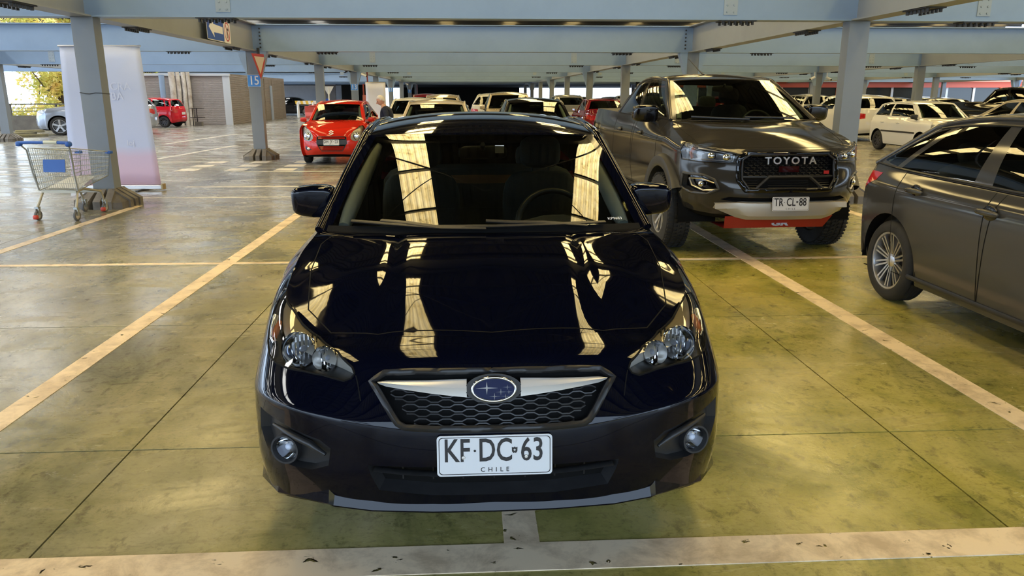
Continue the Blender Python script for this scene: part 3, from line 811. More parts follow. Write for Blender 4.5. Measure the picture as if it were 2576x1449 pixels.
        # rounded pillar and rail edges
        if s.res <= 3:
            for g in (1,-1):
                S = s.sideL if g == 1 else s.sideR; rr = sp.get('railr', .02)
                p = S([(0,t) for t in np.linspace(0,1,6)]).tolist()+S([(t,1) for t in np.linspace(.04,1,12)]).tolist()+S([(1,t) for t in np.linspace(.85,0,4)]).tolist()
                MB().tube(p, rr, 8).build('roof_rail_edge', s.paint, s.root, 60)
        # wheels
        tm, rm, dm = wheel_meshes(s.wkind, sp['rw'], sp['tw']); hw = sp['W']/2
        for y in sp['ax']:
            for g in (1,-1):
                w = empty('wheel', (g*(hw-sp['tw']/2-sp.get('win',.02)), y, sp['rw'])); w.parent = s.root
                if g < 0: w.rotation_euler = (0,0,math.pi)
                inst(tm, 'tyre', w); inst(rm, 'rim', w)
                if s.res <= 2: inst(dm, 'brake_disc', w)
        if interior: s.cabin()
        s.mirrors()
    def mirrors(s):
        m = s.sp.get('mirror')
        if not m: return
        x, y, z, rx, ry, rz = m
        for g in (1,-1):
            b = MB(); c = (g*(x-rx), y, z)
            seg, rg = (20,12) if s.res == 1 else (12,8)
            b.ell(c, (rx,ry,rz), seg, rg, .42)
            # shape: taper towards the car on the lower outside, flat glass at the back
            v = []
            for p in b.v:
                dx, dy, dz = p[0]-c[0], p[1]-c[1], p[2]-c[2]; o = dx*g/rx
                dz *= 1-.18*max(0,o) if dz < 0 else 1-.10*max(0,o)
                dy = min(dy, ry*.45); dy += .18*ry*o*abs(o); dy -= dz*.22 if dy < 0 else 0
                v.append((c[0]+dx, c[1]+dy, c[2]+dz))
            b.v = v; mo = b.build('door_mirror', s.sp.get('mirror_mat', s.paint), s.root, 50)
            q = MB(); q.ell((c[0], y+ry*.5, z), (rx*.86,.006,rz*.8), 14, 8, .6); q.build('mirror_glass', M_chrome, mo, 60)
            q = MB(); xi = g*(x-2*rx); q.tube([(c[0]-g*rx*.45, y+.01, z-rz*.75),(xi-g*.0, y+.0, z-rz*1.15),(xi-g*.06, y+.03, z-rz*1.5)], [.035,.032,.04], 8, sc=(1,.8))
            q.build('mirror_stalk', M_plas, mo, 60)
    def cabin(s):
        sp = s.sp; yc, zc, xc = sp['cowl_corner']; cy, cz = sp['cowl']; hy = sp['header'][0]; hw = sp['W']/2; ry = sp['rheader'][0]
        root = empty('cabin'); root.parent = s.root; zb = sp.get('seatz', .52); b = MB()
        fl = .30; yr = min(ry+.25, sp['L']-.35) if 'rg' not in sp else sp['rg'][0]-.02
        b.box(-hw+.12, hw-.12, cy+.1, yr, fl-.02, fl)
        for g in (1,-1): b.add([(g*(hw-.13),cy+.15,fl),(g*(hw-.13),yr,fl),(g*(hw-.13),yr,sp['belt'][1]-.03),(g*(hw-.13),cy+.15,zc-.05)], [(0,1,2,3)])
        b.add([(-hw+.13,yr,fl),(hw-.13,yr,fl),(hw-.13,yr,sp['belt'][2]-.08),(-hw+.13,yr,sp['belt'][2]-.08)], [(0,1,2,3)])
        b.build('cabin_shell', M_cabin, root)
        # headliner under the roof
        P = [s.roof([(t,v) for t in np.linspace(-.93,.93,9)])-[0,0,.03] for v in np.linspace(.04,.97,7)]
        MB().grid([p.tolist() for p in P]).build('headliner', M_cabin, root, 60)
        # dashboard
        n = 15; rows = []
        for k in range(6):
            row = []
            for t in np.linspace(-.96,.96,n):
                e = s.ws_bot(np.array([t]))[0]; yk = [.02,.14,.30,.46,.52,.50][k]; zk = [-.035,-.03,-.025,-.045,-.11,-.45][k]
                hump = .055*math.exp(-((t*xc-.36)/.19)**2) if k in (2,3) else 0
                row.append((t*(xc-.02), lerp(e[1], cy+.05, .5)+yk, cz+zk+hump-.01))
            rows.append(row)
        MB().grid(rows).build('dashboard', M_dash, root, 50)
        sy = hy+.25; 
        for x in ((-.36,.36)):
            q = MB(); tl = Matrix.Translation((x,sy+.32,zb+.16)) @ Matrix.Rotation(math.radians(-14),4,'X')
            rbox(q, (x,sy-.02,zb-.06), (.24,.27,.10)); rbox(q, (0,0,.14), (.235,.085,.33), .45, tl)
            so = q.build('front_seat', M_seat, root, 60); 
            q = MB(); rbox(q, (0,.0,.585), (.125,.055,.095), .6, tl); q.tube([tl @ Vector((-.05,0,.42)), tl @ Vector((-.05,0,.55))], .007, 6); q.tube([tl @ Vector((.05,0,.42)), tl @ Vector((.05,0,.55))], .007, 6)
            q.build('headrest', M_seat, so, 60)
        if sp.get('rearseat', True):
            q = MB(); yb = sy+1.05; rbox(q, (0,yb-.2,zb-.05), (hw-.2,.27,.11)); tl = Matrix.Translation((0,yb+.1,zb+.2)) @ Matrix.Rotation(math.radians(-18),4,'X'); rbox(q, (0,0,.1), (hw-.2,.09,.30), .35, tl)
            so = q.build('rear_bench', M_seat, root, 60)
            for x in (-.38,.38):
                q = MB(); rbox(q, (x,.0,.46), (.12,.05,.085), .6, tl); q.build('headrest', M_seat, so, 60)
        # steering wheel (driver on the car's left = +x)
        q = MB(); M = Matrix.Translation((.36, cy+.62, cz-.075)) @ Matrix.Rotation(math.radians(66),4,'X')
        ring = [tuple(M @ Vector((.185*math.cos(a),.185*math.sin(a),0))) for a in np.linspace(0,2*math.pi,33)[:-1]]
        q.tube(ring, .016, 8, closed=True); rbox(q, (0,0,-.02), (.07,.06,.025), .6, M)
        for a in (0,math.pi,-math.pi/2): q.bar(M @ Vector((.05*math.cos(a),.05*math.sin(a),-.01)), M @ Vector((.18*math.cos(a),.18*math.sin(a),0)), .035, .015)
        q.build('steering_wheel', M_plas, root, 60)
        # inner mirror
        if s.res <= 2:
            q = MB(); p = s.ws([(0,.86)])[0]; rbox(q, (0,p[1]+.10,p[2]-.055), (.125,.02,.035), .5); q.tube([(0,p[1]+.03,p[2]-.01),(0,p[1]+.09,p[2]-.04)], .012, 6)
            q.build('rear_view_mirror', M_plas, root, 60)
            for g in (1,-1):
                q = MB(); A = s.ws([(g*.875,t) for t in np.linspace(.08,.93,8)])+[0,.05,-.035]; q.tube(A.tolist(), [.028,.036,.038,.038,.036,.034,.03,.02], 8)
                q.build('pillar_lining', M_pillar, root, 60)
        s.cab = root
    def finish(s):
        tag(s.seams.build('panel_gaps', M_black, s.root), kind='stuff')
IMPREZA = dict(L=4.46, W=1.775, H=1.482, ax=(.93,3.60), rw=.315, tw=.205, gc=.17,
    tens={2:.75,1:.3}, fprof=[(.06,.272),(.0,.40),(.015,.55),(.085,.735),(.135,.785),(.215,.815)],
    rprof=[(.10,.25),(.0,.40),(.0,.60),(.06,.80),(.12,.93),(.16,1.0)],
    sprof=[(.05,.20),(.02,.30),(.0,.50),(.0,.70),(.012,.86),(.06,.98)],
    cowl_corner=(1.22,.995,.745), belt=[1.0,1.015,1.03,1.04], beltin=.085, zfend=(.885,.945),
    over={(5,0):(0,.215,.815),(5,1):(.2,.225,.812),(5,2):(.38,.26,.80),(5,3):(.56,.36,.775),(5,4):(.69,.53,.805),(5,5):(.775,.67,.83),(5,6):(.785,.80,.875),(5,7):(.775,.98,.94),
      (4,0):(0,.135,.785),(4,1):(.2,.14,.782),(4,2):(.41,.175,.765),(4,3):(.585,.28,.742),(4,4):(.725,.43,.755),(4,5):(.81,.58,.765),(4,6):(.845,.76,.80),(4,7):(.86,.95,.83),
      (3,0):(0,.085,.735),(3,1):(.2,.09,.733),(3,2):(.41,.115,.705),(3,3):(.60,.215,.685),(3,4):(.75,.36,.69),(3,5):(.832,.53,.70),(3,6):(.872,.74,.71),
      (2,0):(0,.002,.565),(2,1):(.2,.006,.565),(2,2):(.41,.040,.58),(2,3):(.612,.118,.595),(2,4):(.760,.248,.592),(2,5):(.845,.41,.575),(2,6):(.878,.60,.55),
      (1,0):(0,.010,.41),(1,1):(.2,.012,.408),(1,2):(.41,.045,.40),(1,3):(.605,.118,.385),(1,4):(.752,.232,.365),(1,5):(.843,.395,.34),(1,6):(.87,.57,.31),
      (0,0):(0,.06,.272),(0,1):(.2,.062,.272),(0,2):(.4,.085,.268),(0,3):(.58,.145,.255),(0,4):(.735,.245,.235),(0,5):(.83,.41,.215),(0,6):(.85,.54,.20)})
# ================================================================= navy hatchback (centre)
def _crease(x, y):
    xc = .335+.06*(y-.25)*.6; d = (x-xc)
    f = np.clip((y-.25)/.2, 0, 1)*np.clip((1.12-y)/.12, 0, 1)
    return f*(.006/(1+np.exp(-np.clip(-d/.010,-40,40)))-.004*np.exp(-((d-.025)/.03)**2))
NAVY = paint('navy black car paint', (.0010,.0016,.0060)); NAVY.node_tree.nodes['Principled BSDF'].inputs['Specular IOR Level'].default_value = .28
HL = [(.806,.70,.819),(.772,.658,.826),(.727,.568,.807),(.674,.465,.785),(.594,.361,.767),(.512,.238,.755),(.455,.155,.731),(.445,.137,.715),(.455,.132,.700),(.48,.137,.689),(.555,.189,.691),(.622,.235,.688),(.69,.286,.681),(.743,.341,.681),(.784,.41,.69),(.805,.475,.712),(.816,.545,.742),(.818,.616,.776)]
GR = [(0,.086,.735),(.18,.09,.734),(.346,.109,.727),(.388,.104,.699),(.30,.04,.581),(.279,.034,.571),(.14,.022,.567),(0,.02,.567)]
GR = GR+[(-x,y,z) for x,y,z in GR[-2:0:-1]]
IN = [(0,.008,.448),(.403,.04,.440),(.372,.05,.345),(.2,.03,.325),(0,.03,.322)]
IN = IN+[(-x,y,z) for x,y,z in IN[-2:0:-1]]
FG = [(.797,.301,.540),(.736,.22,.537),(.56,.09,.509),(.525,.071,.484),(.541,.068,.42),(.603,.095,.392),(.673,.136,.384),(.74,.192,.388),(.785,.249,.404),(.806,.31,.46)]
sp = dict(IMPREZA); sp.update(cowl=(1.04,1.008), header=(1.75,1.396,.60,.07,.016), rheader=(3.55,1.40,.56,-.05,.03), wsbulge=.028, cowldrop=.002, tm=.45,
    hoodpts=[(0,.45,.896),(0,.6,.934),(0,.75,.965),(0,.9,.989),(.3,.45,.895),(.3,.6,.934),(.3,.75,.965),(.3,.9,.988),(.55,.6,.897),(.55,.85,.954),(.68,.8,.917)], crease=_crease,
    hood_cut=[(-.555,.366),(-.38,.267),(0,.222),(.38,.267),(.555,.366),(.665,.535),(.70,.78),(.70,1.02),(.665,1.10),(.4,1.055),(0,1.02),(-.4,1.055),(-.665,1.10),(-.70,1.02),(-.70,.78),(-.665,.535)],
    regions=[('headlight',HL,True),('grille',GR,False),('intake',IN,False),('fog',FG,True),('tail',[(.60,4.40,.98),(.84,4.12,1.0),(.86,4.15,.86),(.62,4.44,.84)],True)],
    wsglass=glass_mat('clear windscreen glass', (.84,.90,.85), 1.52), mirror=(.918,1.50,1.088,.105,.075,.078), ur=12., wins=[(.06,.45),(.49,.82),(.84,.95)], pillar=.10)
car = Car(sp, 'hatchback_car', 'navy-black hatchback with front plate reading KF DC 63, parked nose-on in the foreground', NAVY, (.065,2.17,0), 0, 1, wheel='five')
W = car.W; root = car.root
surf_obj('tail_light', car.parts['tail#0'], M_red, root); surf_obj('tail_light', car.parts['tail#1'], M_red, root)
# headlights
for i, g in ((0,1),(1,-1)):
    poly = car.holes['headlight'][i]
    ho = surf_obj('headlight', car.parts['headlight#%d' % i], M_lens, root)
    b, Q = recess(W, poly, .055, .12, shrink=.94); b.build('lamp_wall', M_head_in, ho, 60)
    surf_obj('lamp_housing', car.parts['headlight#%d' % i], M_head_in, ho, -.05)
    for (x,y,z), r, mt in (((.648,.325,.728),.062,M_chrome),((.545,.245,.722),.043,M_chrome)):
        q = MB(); M = Matrix.Translation((g*x,y+.035,z)) @ Matrix.Rotation(math.radians(90-12),4,'X') @ Matrix.Rotation(math.radians(g*14),4,'Y')
        q.lathe([(r,.052),(r*1.02,.048),(r*.92,.02),(r*.7,-.01),(r*.35,-.03),(.012,-.034)], 28, M); ro = q.build('reflector', mt, ho, 50)
        q = MB(); q.ell((0,0,.005), (.011,.011,.03), 10, 6, 1, M); q.build('bulb', pmat('bulb glass',(.75,.8,.9),.05), ho, 60)
        q = MB()
        for k in range(7): q.box(-.0025,.0025,-r*.8,r*.8,-.012,-.009, M @ Matrix.Translation((-r*.75+k*r*.25,0,.012)))
        q.build('reflector_rib', mt, ho)
    q = MB(); pts = W([(g*t, v) for t, v in ((4.45,3.45),(4.5,3.7),(4.55,3.95),(4.6,4.15))]); q.tube((pts+[0,.03,-.003]).tolist(), [.009,.012,.012,.008], 8); q.build('side_marker', M_amber, ho, 60)
    q = MB(); pts = W([(g*t, v) for t, v in ((4.25,3.3),(4.5,3.35),(4.75,3.7),(4.95,4.1))]); q.tube((pts+[0,.028,.002]).tolist(), .012, 8); q.build('lamp_bezel', M_chrome, ho, 60)
    PT = np.array(poly); TT = PT[1:8]; BB = np.concatenate([PT[17:7:-1]]); rs = lambda A, n=14: np.stack([np.interp(np.linspace(0,1,n), np.linspace(0,1,len(A)), A[:,k]) for k in (0,1)], 1)
    TT, BB = rs(TT), rs(BB); fr_ = np.linspace(.62,.22,14)[:,None]; rows = []
    for a_, o_ in ((.03,.006),(.35,.012),(.75,.022),(1.0,.034)):
        uv = TT+(BB-TT)*fr_*a_; rows.append((W(uv)-nrm(W,uv)*o_).tolist())
    MB().grid(rows).build('lamp_brow', pmat('bezel with painted skylight',(.78,.72,.60),.3,.25), ho, 60)  # brow colour has the yellow skylight reflection painted in
    fb = MB(); frame(fb, W, poly, .004, -.001); fb.build('lamp_seal', M_black, ho, 60)
# grille: opening, honeycomb, wing bar, emblem
go = surf_obj('grille', car.parts['grille#0'], M_black, root, -.045)
b, Q = recess(W, car.holes['grille'][0], .045, .12, shrink=.985); b.build('grille_wall', M_plas, go)
fb = MB(); frame(fb, W, car.holes['grille'][0], .012, -.004); fb.build('grille_frame', M_plas, go, 60)
M_wing = pmat('bright silver trim', (.72,.70,.67), .3, .35)
def gpt(x, z, off=0.0):
    uv = W.inv([(x,None,z)], (1,0,1), 5.5); p = W(uv)[0]; return p+nrm(W,uv)[0]*off
def ghalf(z): return lerp(.262,.375,(z-.575)/.122) if z < .697 else lerp(.375,.34,(z-.697)/.03)
q = MB(); ztop = lambda x: .664+.022*min(1,abs(x)/.35)
cell = .038; rowh = .0135
for r in range(10):
    z0 = .582+r*rowh; line = []
    x = -.39; k = 0
    seglist = []
    while x < .39:
        ph = (k+r) % 2; seglist += [(x, z0+(0 if ph == 0 else rowh*.5)), (x+cell*.62, z0+(0 if ph == 0 else rowh*.5))]; x += cell; k += 1
    cur = []
    for p in seglist:
        if abs(p[0]) < ghalf(p[1])-.006 and p[1] < ztop(p[0])+.004: cur.append(gpt(p[0], p[1], -.017).tolist())
        else:
            if len(cur) > 1: q.tube(cur, .0032, 5)
            cur = []
    if len(cur) > 1: q.tube(cur, .0032, 5)
q.build('honeycomb', M_plas, go, 60)
for g in (1,-1):
    q = MB(); rows = []
    for x, zt, zb_ in ((.085,.714,.662),(.13,.713,.666),(.2,.710,.673),(.28,.708,.682),(.34,.706,.689),(.364,.700,.695)):
        zm = lerp(zt, zb_, .55)
        rows.append([gpt(g*x,zt,-.004),gpt(g*x,lerp(zt,zm,.5),.008),gpt(g*x,zm,.012),gpt(g*x,lerp(zm,zb_,.4),.003),gpt(g*x,zb_,-.004)])
    q.grid([[p.tolist() for p in r] for r in rows]); o = q.build('grille_wing', M_wing, go, 35)
em = empty('emblem'); em.parent = root; ec = gpt(0,.682,.012)
RM = Matrix.Translation(ec) @ Matrix.Rotation(math.radians(90-7),4,'X')
q = MB(); q.lathe([(0,.0),(1,.0)], 40, RM @ Matrix.Diagonal((.066,.036,1,1))); q.build('emblem_field', pmat('emblem blue',(.004,.009,.05),.08,0,.3), em)
q = MB(); q.tube([tuple(RM @ Vector((.068*math.cos(a),.038*math.sin(a),.001))) for a in np.linspace(0,2*math.pi,49)[:-1]], .0045, 8, closed=True); q.build('emblem_ring', M_chrome, em, 60)
q = MB(); q.lathe([(0,-.006),(1.35,-.006),(1.25,-.03)], 40, RM @ Matrix.Diagonal((.066,.036,1,1))); q.build('emblem_base', M_plas, em)
for (sx, sy, sr) in ((-.022,.004,.036),(.042,.006,.015),(.022,-.009,.018),(.047,-.009,.012),(.002,-.023,.02),(.036,-.023,.015)):
    q = MB(); pts = []
    for k in range(8):
        rr = sr*(1 if k % 4 == 0 else (.62 if k % 2 == 0 else .10)); a = math.pi*k/4
        pts.append((sx+rr*math.cos(a), sy+rr*math.sin(a)*.95))
    q.add([(x,y,.0012) for x,y in pts]+[(sx,sy,.005)], [(i,(i+1)%8,8) for i in range(8)], RM); q.build('emblem_star', M_wing, em)
# lower intake with blade
io = surf_obj('lower_intake', car.parts['intake#0'], M_black, root, -.05)
b, Q = recess(W, car.holes['intake'][0], .05, .12, shrink=.98); b.build('intake_wall', M_plas, io)
q = MB(); q.tube([gpt(x,.408-.016*(x/.4)**2*-1,-.012).tolist() for x in np.linspace(-.385,.385,17)], .009, 6, sc=(2.0,.7)); q.build('intake_blade', M_plas, io, 60)
for x in np.linspace(-.3,.3,7): MB().tube([gpt(x,.36,-.04).tolist(), gpt(x,.44,-.04).tolist()], .003, 5).build('intake_rib', M_plas, io)
# fog lamps
for i, g in ((0,1),(1,-1)):
    fo = surf_obj('fog_bezel', car.parts['fog#%d' % i], M_plas, root, -.030)
    b, Q = recess(W, car.holes['fog'][i], .030, .12, shrink=.93); b.build('bezel_wall', M_plas, fo, 30)
    pc = W.inv([(g*.700,.165,.442)]); c0 = W(pc)[0]; n0 = nrm(W, pc)[0]
    M = Matrix.Translation(c0-n0*.015) @ Vector((n0[0]*.5,-1,.05)).to_track_quat('Z','Y').to_matrix().to_4x4()
    q = MB(); q.lathe([(.056,-.03),(.050,.028),(.044,.028),(.040,.008)], 28, M); q.build('fog_ring', M_plas, fo, 40)
    q = MB(); q.lathe([(.040,.010),(.033,-.012),(.015,-.026),(0,-.028)], 24, M); q.build('fog_reflector', M_chrome, fo, 50)
    q = MB(); q.ell((0,0,0), (.012,.012,.012), 10, 6, 1, M); q.build('fog_bulb', MATS['bulb glass'], fo, 60)
    q = MB(); q.lathe([(.041,.010),(.030,.018),(.015,.021),(0,.022)], 24, M); q.build('fog_glass', M_lens, fo, 60)
    q = MB(); q.tube([gpt(g*x,z,-.012).tolist() for x,z in ((.75,.50),(.68,.492),(.60,.478),(.55,.452))], [.006,.012,.012,.006], 6); q.build('bezel_blade', M_plas, fo, 60)
# front lip: tilted blade between the corner creases, upright flanks beyond
lp = []
for x, y, z in ((-.865,.52,.205),(-.842,.41,.213),(-.745,.248,.236),(-.60,.140,.262),(-.545,.104,.270),(-.530,.098,.266),(-.40,.066,.263),(-.2,.048,.262),(0,.044,.262),(.2,.048,.262),(.40,.066,.263),(.530,.098,.266),(.545,.104,.270),(.60,.140,.262),(.745,.248,.236),(.842,.41,.213),(.865,.52,.205)):
    n = np.array([x*abs(x)*1.2,-1,0]) if abs(x) < .7 else np.array([np.sign(x)*2.2,-1,0]); n /= np.linalg.norm(n); P = np.array([x,y,z])
    if abs(x) < .54: lp.append([P-n*.075+[0,0,.058],P-n*.024+[0,0,.052],P-n*.017+[0,0,.047],P+n*.001+[0,0,.003],P-[0,0,.002],P-n*.03-[0,0,.022],P-n*.12-[0,0,.03]])
    else: lp.append([P-n*.060+[0,0,.075],P-n*.016+[0,0,.062],P-n*.004+[0,0,.052],P+n*.004+[0,0,.004],P-[0,0,.002],P-n*.03-[0,0,.022],P-n*.12-[0,0,.03]])
MB().grid([[q.tolist() for q in r] for r in lp]).build('front_lip', NAVY, root, 22)
# plate
po = plate_object(root, [('KF',-.118),('DC',.002),('63',.117)], (0,-.012,.4915), (math.radians(83),0,0))
# wipers and cowl
q = MB(); rows = [[], []]
for t in np.linspace(-.95,.95,25):
    e = car.ws([(t,.035)])[0]; h = car.ws_bot(np.array([t]))[0]; rows[0].append((e+[0,-.004,.004]).tolist()); rows[1].append((h+[0,-.018,-.006]).tolist())
q.grid(rows); q.build('cowl_panel', M_black, root, 60)
def wiper(pts, nm='wiper'):
    w = MB(); P = [car.ws([p])[0]+[0,-.012,.016] for p in pts]; w.tube([p.tolist() for p in P], [.010,.011,.010,.008][:len(P)], 6, sc=(1.4,.8)); return w
wo = wiper([(-.80,.055),(-.55,.035),(-.25,.012),(.0,.006)]).build('wiper', M_plas, root, 60)
wiper([(-.62,.062),(-.45,.045),(-.3,.02),(-.12,.015)]).build('wiper_arm', M_plas, wo, 60)
wo = wiper([(-.28,.02),(.05,.022),(.4,.03),(.72,.035)]).build('wiper', M_plas, root, 60)
wiper([(.0,.062),(.15,.05),(.35,.045),(.6,.012)]).build('wiper_arm', M_plas, wo, 60)
# window etching and sensor tag
me = text_mesh('window_etching', 'KP9683', .022, .0003, M_plate, 1.0, 0); p = car.ws([(.80,.075)])[0]; p2 = car.ws([(.80,.12)])[0]; d = Vector(p2-p)
inst(me, 'window_etching', root, tuple(p+[0,-.004,.006]), (d.to_track_quat('Y','Z').to_euler()))
q = MB(); p = car.ws([(.13,.80)])[0]; q.box(p[0]-.022,p[0]+.022,p[1]+.012,p[1]+.018,p[2]-.03,p[2]+.008); q.build('toll_tag', M_plate, car.cab)
q = MB(); rbox(q, (0,3.3,.92), (.42,.16,.13), .3); q.build('parcel', pmat('parcel brown',(.20,.085,.03),.7), car.cab, 50)
sm = car.seams
seam(sm, W, [(2.05,2.55),(2.15,3.1)], .004); seam(sm, W, [(-2.05,2.55),(-2.15,3.1)], .004)
for g in (1,-1): seam(sm, W, [(g*5.5,4.55),(g*5.75,3.6),(g*5.9,2.6)], .005)
car.finish()
# ================================================================= grey pickup
GREY = paint('dark bronze grey car paint', (.040,.037,.032), 0, .10, .35)
GREY2 = paint('graphite grey car paint', (.075,.074,.073), 0, .10, .4)
M_flare = pmat('grey satin cladding', (.035,.034,.032), .38)
def wgt(W, x, z, off=0.0, um=5.5):
    uv = W.inv([(x,None,z)], (1,0,1), um); return W(uv)[0]+nrm(W,uv)[0]*off
def mir(l): return l+[(-x,y,z) for x,y,z in l[::-1]]
PK = dict(L=5.32, W=1.86, H=1.835, ax=(1.02,4.10), rw=.395, tw=.265, gc=.33, ra=.485, win=-.05, seatz=.85, y6=.60,
    fprof=[(.16,.44),(.05,.545),(.0,.68),(.05,.88),(.065,1.0),(.11,1.085)], fd=[0,.01,.045,.13,.27,.44],
    rprof=[(.1,.55),(.0,.65),(.0,.85),(.0,1.05),(.0,1.25),(.03,1.385)],
    sprof=[(.06,.50),(.03,.60),(.0,.80),(.0,.98),(.01,1.15),(.07,1.32)],
    cowl_corner=(1.25,1.325,.80), cowl=(1.08,1.315), belt=[1.345,1.36,1.38,1.385], beltin=.075, zfend=(1.15,1.25), zcorner=1.115, fend=[(.92,0),(.90,0)],
    header=(1.95,1.765,.62,.06,.02), rheader=(3.28,1.75,.62,0,.03), tm=.4, ur=10.22, rg=(3.42,1.39,.8), rgpoly=[(-.72,.12),(.72,.12),(.78,.88),(-.78,.88)], rglass=M_glass,
    doors=[(8.2,9.25),(9.25,10.2)], wins=[(.08,.47),(.53,.90)], deckname='tonneau_cover', deckmat=pmat('tonneau vinyl',(.035,.033,.030),.6), deckbulge=.012, pillar=.09,
    hoodpts=[(0,.35,1.185),(0,.7,1.262),(.4,.4,1.172),(.4,.75,1.258),(.62,.5,1.150),(.62,.9,1.252)],
    hood_cut=[(-.62,.26),(-.4,.17),(0,.145),(.4,.17),(.62,.26),(.74,.5),(.77,.8),(.78,1.1),(.5,1.07),(0,1.03),(-.5,1.07),(-.78,1.1),(-.77,.8),(-.74,.5)],
    regions=[('headlight',[(.50,.09,1.065),(.62,.16,1.085),(.78,.33,1.105),(.86,.50,1.118),(.90,.54,1.05),(.905,.50,.975),(.80,.30,.965),(.62,.16,.962),(.515,.10,.968)],True),
             ('grille',[(0,.07,1.055),(.40,.09,1.055),(.47,.11,1.005),(.47,.1,.80),(.41,.06,.715),(0,.03,.712),(-.41,.06,.715),(-.47,.1,.80),(-.47,.11,1.005),(-.40,.09,1.055)],False),
             ('fog',[(.66,.19,.80),(.76,.25,.845),(.90,.46,.845),(.92,.50,.70),(.86,.36,.655),(.72,.22,.665),(.62,.16,.72)],True),
             ('lower',[(0,.02,.65),(.55,.1,.65),(.62,.14,.62),(.40,.08,.60),(0,.03,.60),(-.40,.08,.60),(-.62,.14,.62),(-.55,.1,.65)],False),
             ('tail',[(.78,5.28,1.3),(.90,5.1,1.3),(.90,5.1,.95),(.78,5.28,.95)],True)],
    mirror=(1.12,1.62,1.385,.135,.09,.095), mirror_mat=M_gloss)
pk = Car(PK, 'pickup_truck', 'dark bronze-grey double-cab pickup with TOYOTA grille letters, beside the navy hatchback', GREY, (3.0,6.95,0), math.radians(2.3), 1, 'pickup truck', None, 'truck')
W = pk.W; root = pk.root
for i in (0,1): surf_obj('tail_light', pk.parts['tail#%d' % i], M_red, root)
for i, g in ((0,1),(1,-1)):
    ho = surf_obj('headlight', pk.parts['headlight#%d' % i], M_lens, root)
    b, Q = recess(W, pk.holes['headlight'][i], .05, .12, shrink=.94); b.build('lamp_wall', M_head_in, ho)
    surf_obj('lamp_housing', pk.parts['headlight#%d' % i], M_head_in, ho, -.045)
    for x, z in ((.58,1.015),(.70,1.025)):
        c = wgt(W, g*x, z, -.015); q = MB(); q.ell((c[0],c[1],c[2]), (.042,.03,.03), 14, 8, .8); q.build('projector', M_chrome, ho, 60)
    q = MB(); q.tube([wgt(W, g*x, z, -.012).tolist() for x, z in ((.53,1.045),(.62,1.068),(.72,1.082),(.80,1.09))], .008, 6); q.tube([wgt(W, g*x, z, -.012).tolist() for x, z in ((.525,1.04),(.535,.985),(.66,.982),(.78,.985))], .007, 6); q.build('light_guide', M_satin, ho, 60)
    q = MB(); q.tube([wgt(W, g*x, z, -.02).tolist() for x, z in ((.83,1.09),(.85,1.04),(.84,.99))], .02, 6); q.build('side_marker', M_amber, ho, 60)
    fb = MB(); frame(fb, W, pk.holes['headlight'][i], .006, 0); fb.build('lamp_seal', M_gloss, ho, 60)
    # fog lamp recess
    fo = surf_obj('fog_bezel', pk.parts['fog#%d' % i], M_gloss, root, -.05)
    b, Q = recess(W, pk.holes['fog'][i], .05, .12, shrink=.85); b.build('bezel_wall', M_plas, fo)
    fb = MB(); frame(fb, W, pk.holes['fog'][i], .014, -.004); fb.build('bezel_frame', M_flare, fo, 60)
    c = wgt(W, g*.78, .755, -.02); q = MB(); q.ell(c, (.03,.03,.03), 14, 8); q.build('fog_lamp', M_chrome, fo, 60)
    q = MB(); q.tube([wgt(W, g*x, z, -.02).tolist() for x, z in ((.68,.775),(.78,.81),(.86,.80))], .009, 6); q.tube([wgt(W, g*x, z, -.02).tolist() for x, z in ((.86,.80),(.84,.73),(.76,.69),(.67,.70))], .012, 6); q.build('fog_trim', M_satin, fo, 60)
go = surf_obj('grille', pk.parts['grille#0'], M_black, root, -.06)
b, Q = recess(W, pk.holes['grille'][0], .06, .12, shrink=.97); b.build('grille_wall', M_gloss, go)
fb = MB(); frame(fb, W, pk.holes['grille'][0], .026, .0); fb.build('grille_surround', M_gloss, go, 60)
fb = MB(); frame(fb, W, [(u*.93,2.95+(v-2.95)*.93) for u, v in pk.holes['grille'][0]], .010, .012); fb.build('grille_frame', M_plas, go, 60)
q = MB()
for r in range(9):
    z = .855+r*.022; x = -.44+(.03 if r % 2 else 0)
    while x < .42:
        if not (.96 < z < 1.03 and abs(x) < .26) and abs(x) < .43:
            q.tube([wgt(W, x, z, -.02).tolist(), wgt(W, min(x+.036,.44), z, -.02).tolist()], .003, 4)
            q.tube([wgt(W, x, z, -.02).tolist(), wgt(W, x-.012, z+.011, -.02).tolist(), wgt(W, x, z+.022, -.02).tolist()], .003, 4)
        x += .06
q.build('honeycomb', M_plas, go)
q = MB(); q.tube([wgt(W, x, .838, -.005).tolist() for x in np.linspace(-.44,.44,13)], .011, 6); q.build('grille_bar', M_plas, go, 60)
q = MB(); q.tube([wgt(W, x, z, .004).tolist() for x, z in ((-.33,.725),(-.20,.836),(0,.838),(.20,.836),(.33,.725))], .016, 6); q.build('grille_bar', M_plas, go, 30)
q = MB()
for z in (.745,.765,.785,.805):
    for s in (-1,1): q.tube([wgt(W, s*x, z, -.03).tolist() for x in (.42,.36,.30)], .004, 4)
    q.tube([wgt(W, x, z, -.03).tolist() for x in np.linspace(-.2,.2,7)], .003, 4)
q.build('grille_slats', M_plas, go)
me = text_mesh('grille_lettering', 'TOYOTA', .098, .008, M_satin, 1.32, .002); c = wgt(W, 0, .985, .0)
inst(me, 'grille_lettering', root, (0, c[1]-.018, .985), (math.radians(84),0,0), (1.03,.95,1))
q = MB(); c = wgt(W, .38, .875, -.008); q.box(c[0]-.025,c[0]+.025,c[1]-.006,c[1]+.002,.86,.89); bo = q.build('sport_badge', pmat('badge red',(.45,.03,.03),.3), go)
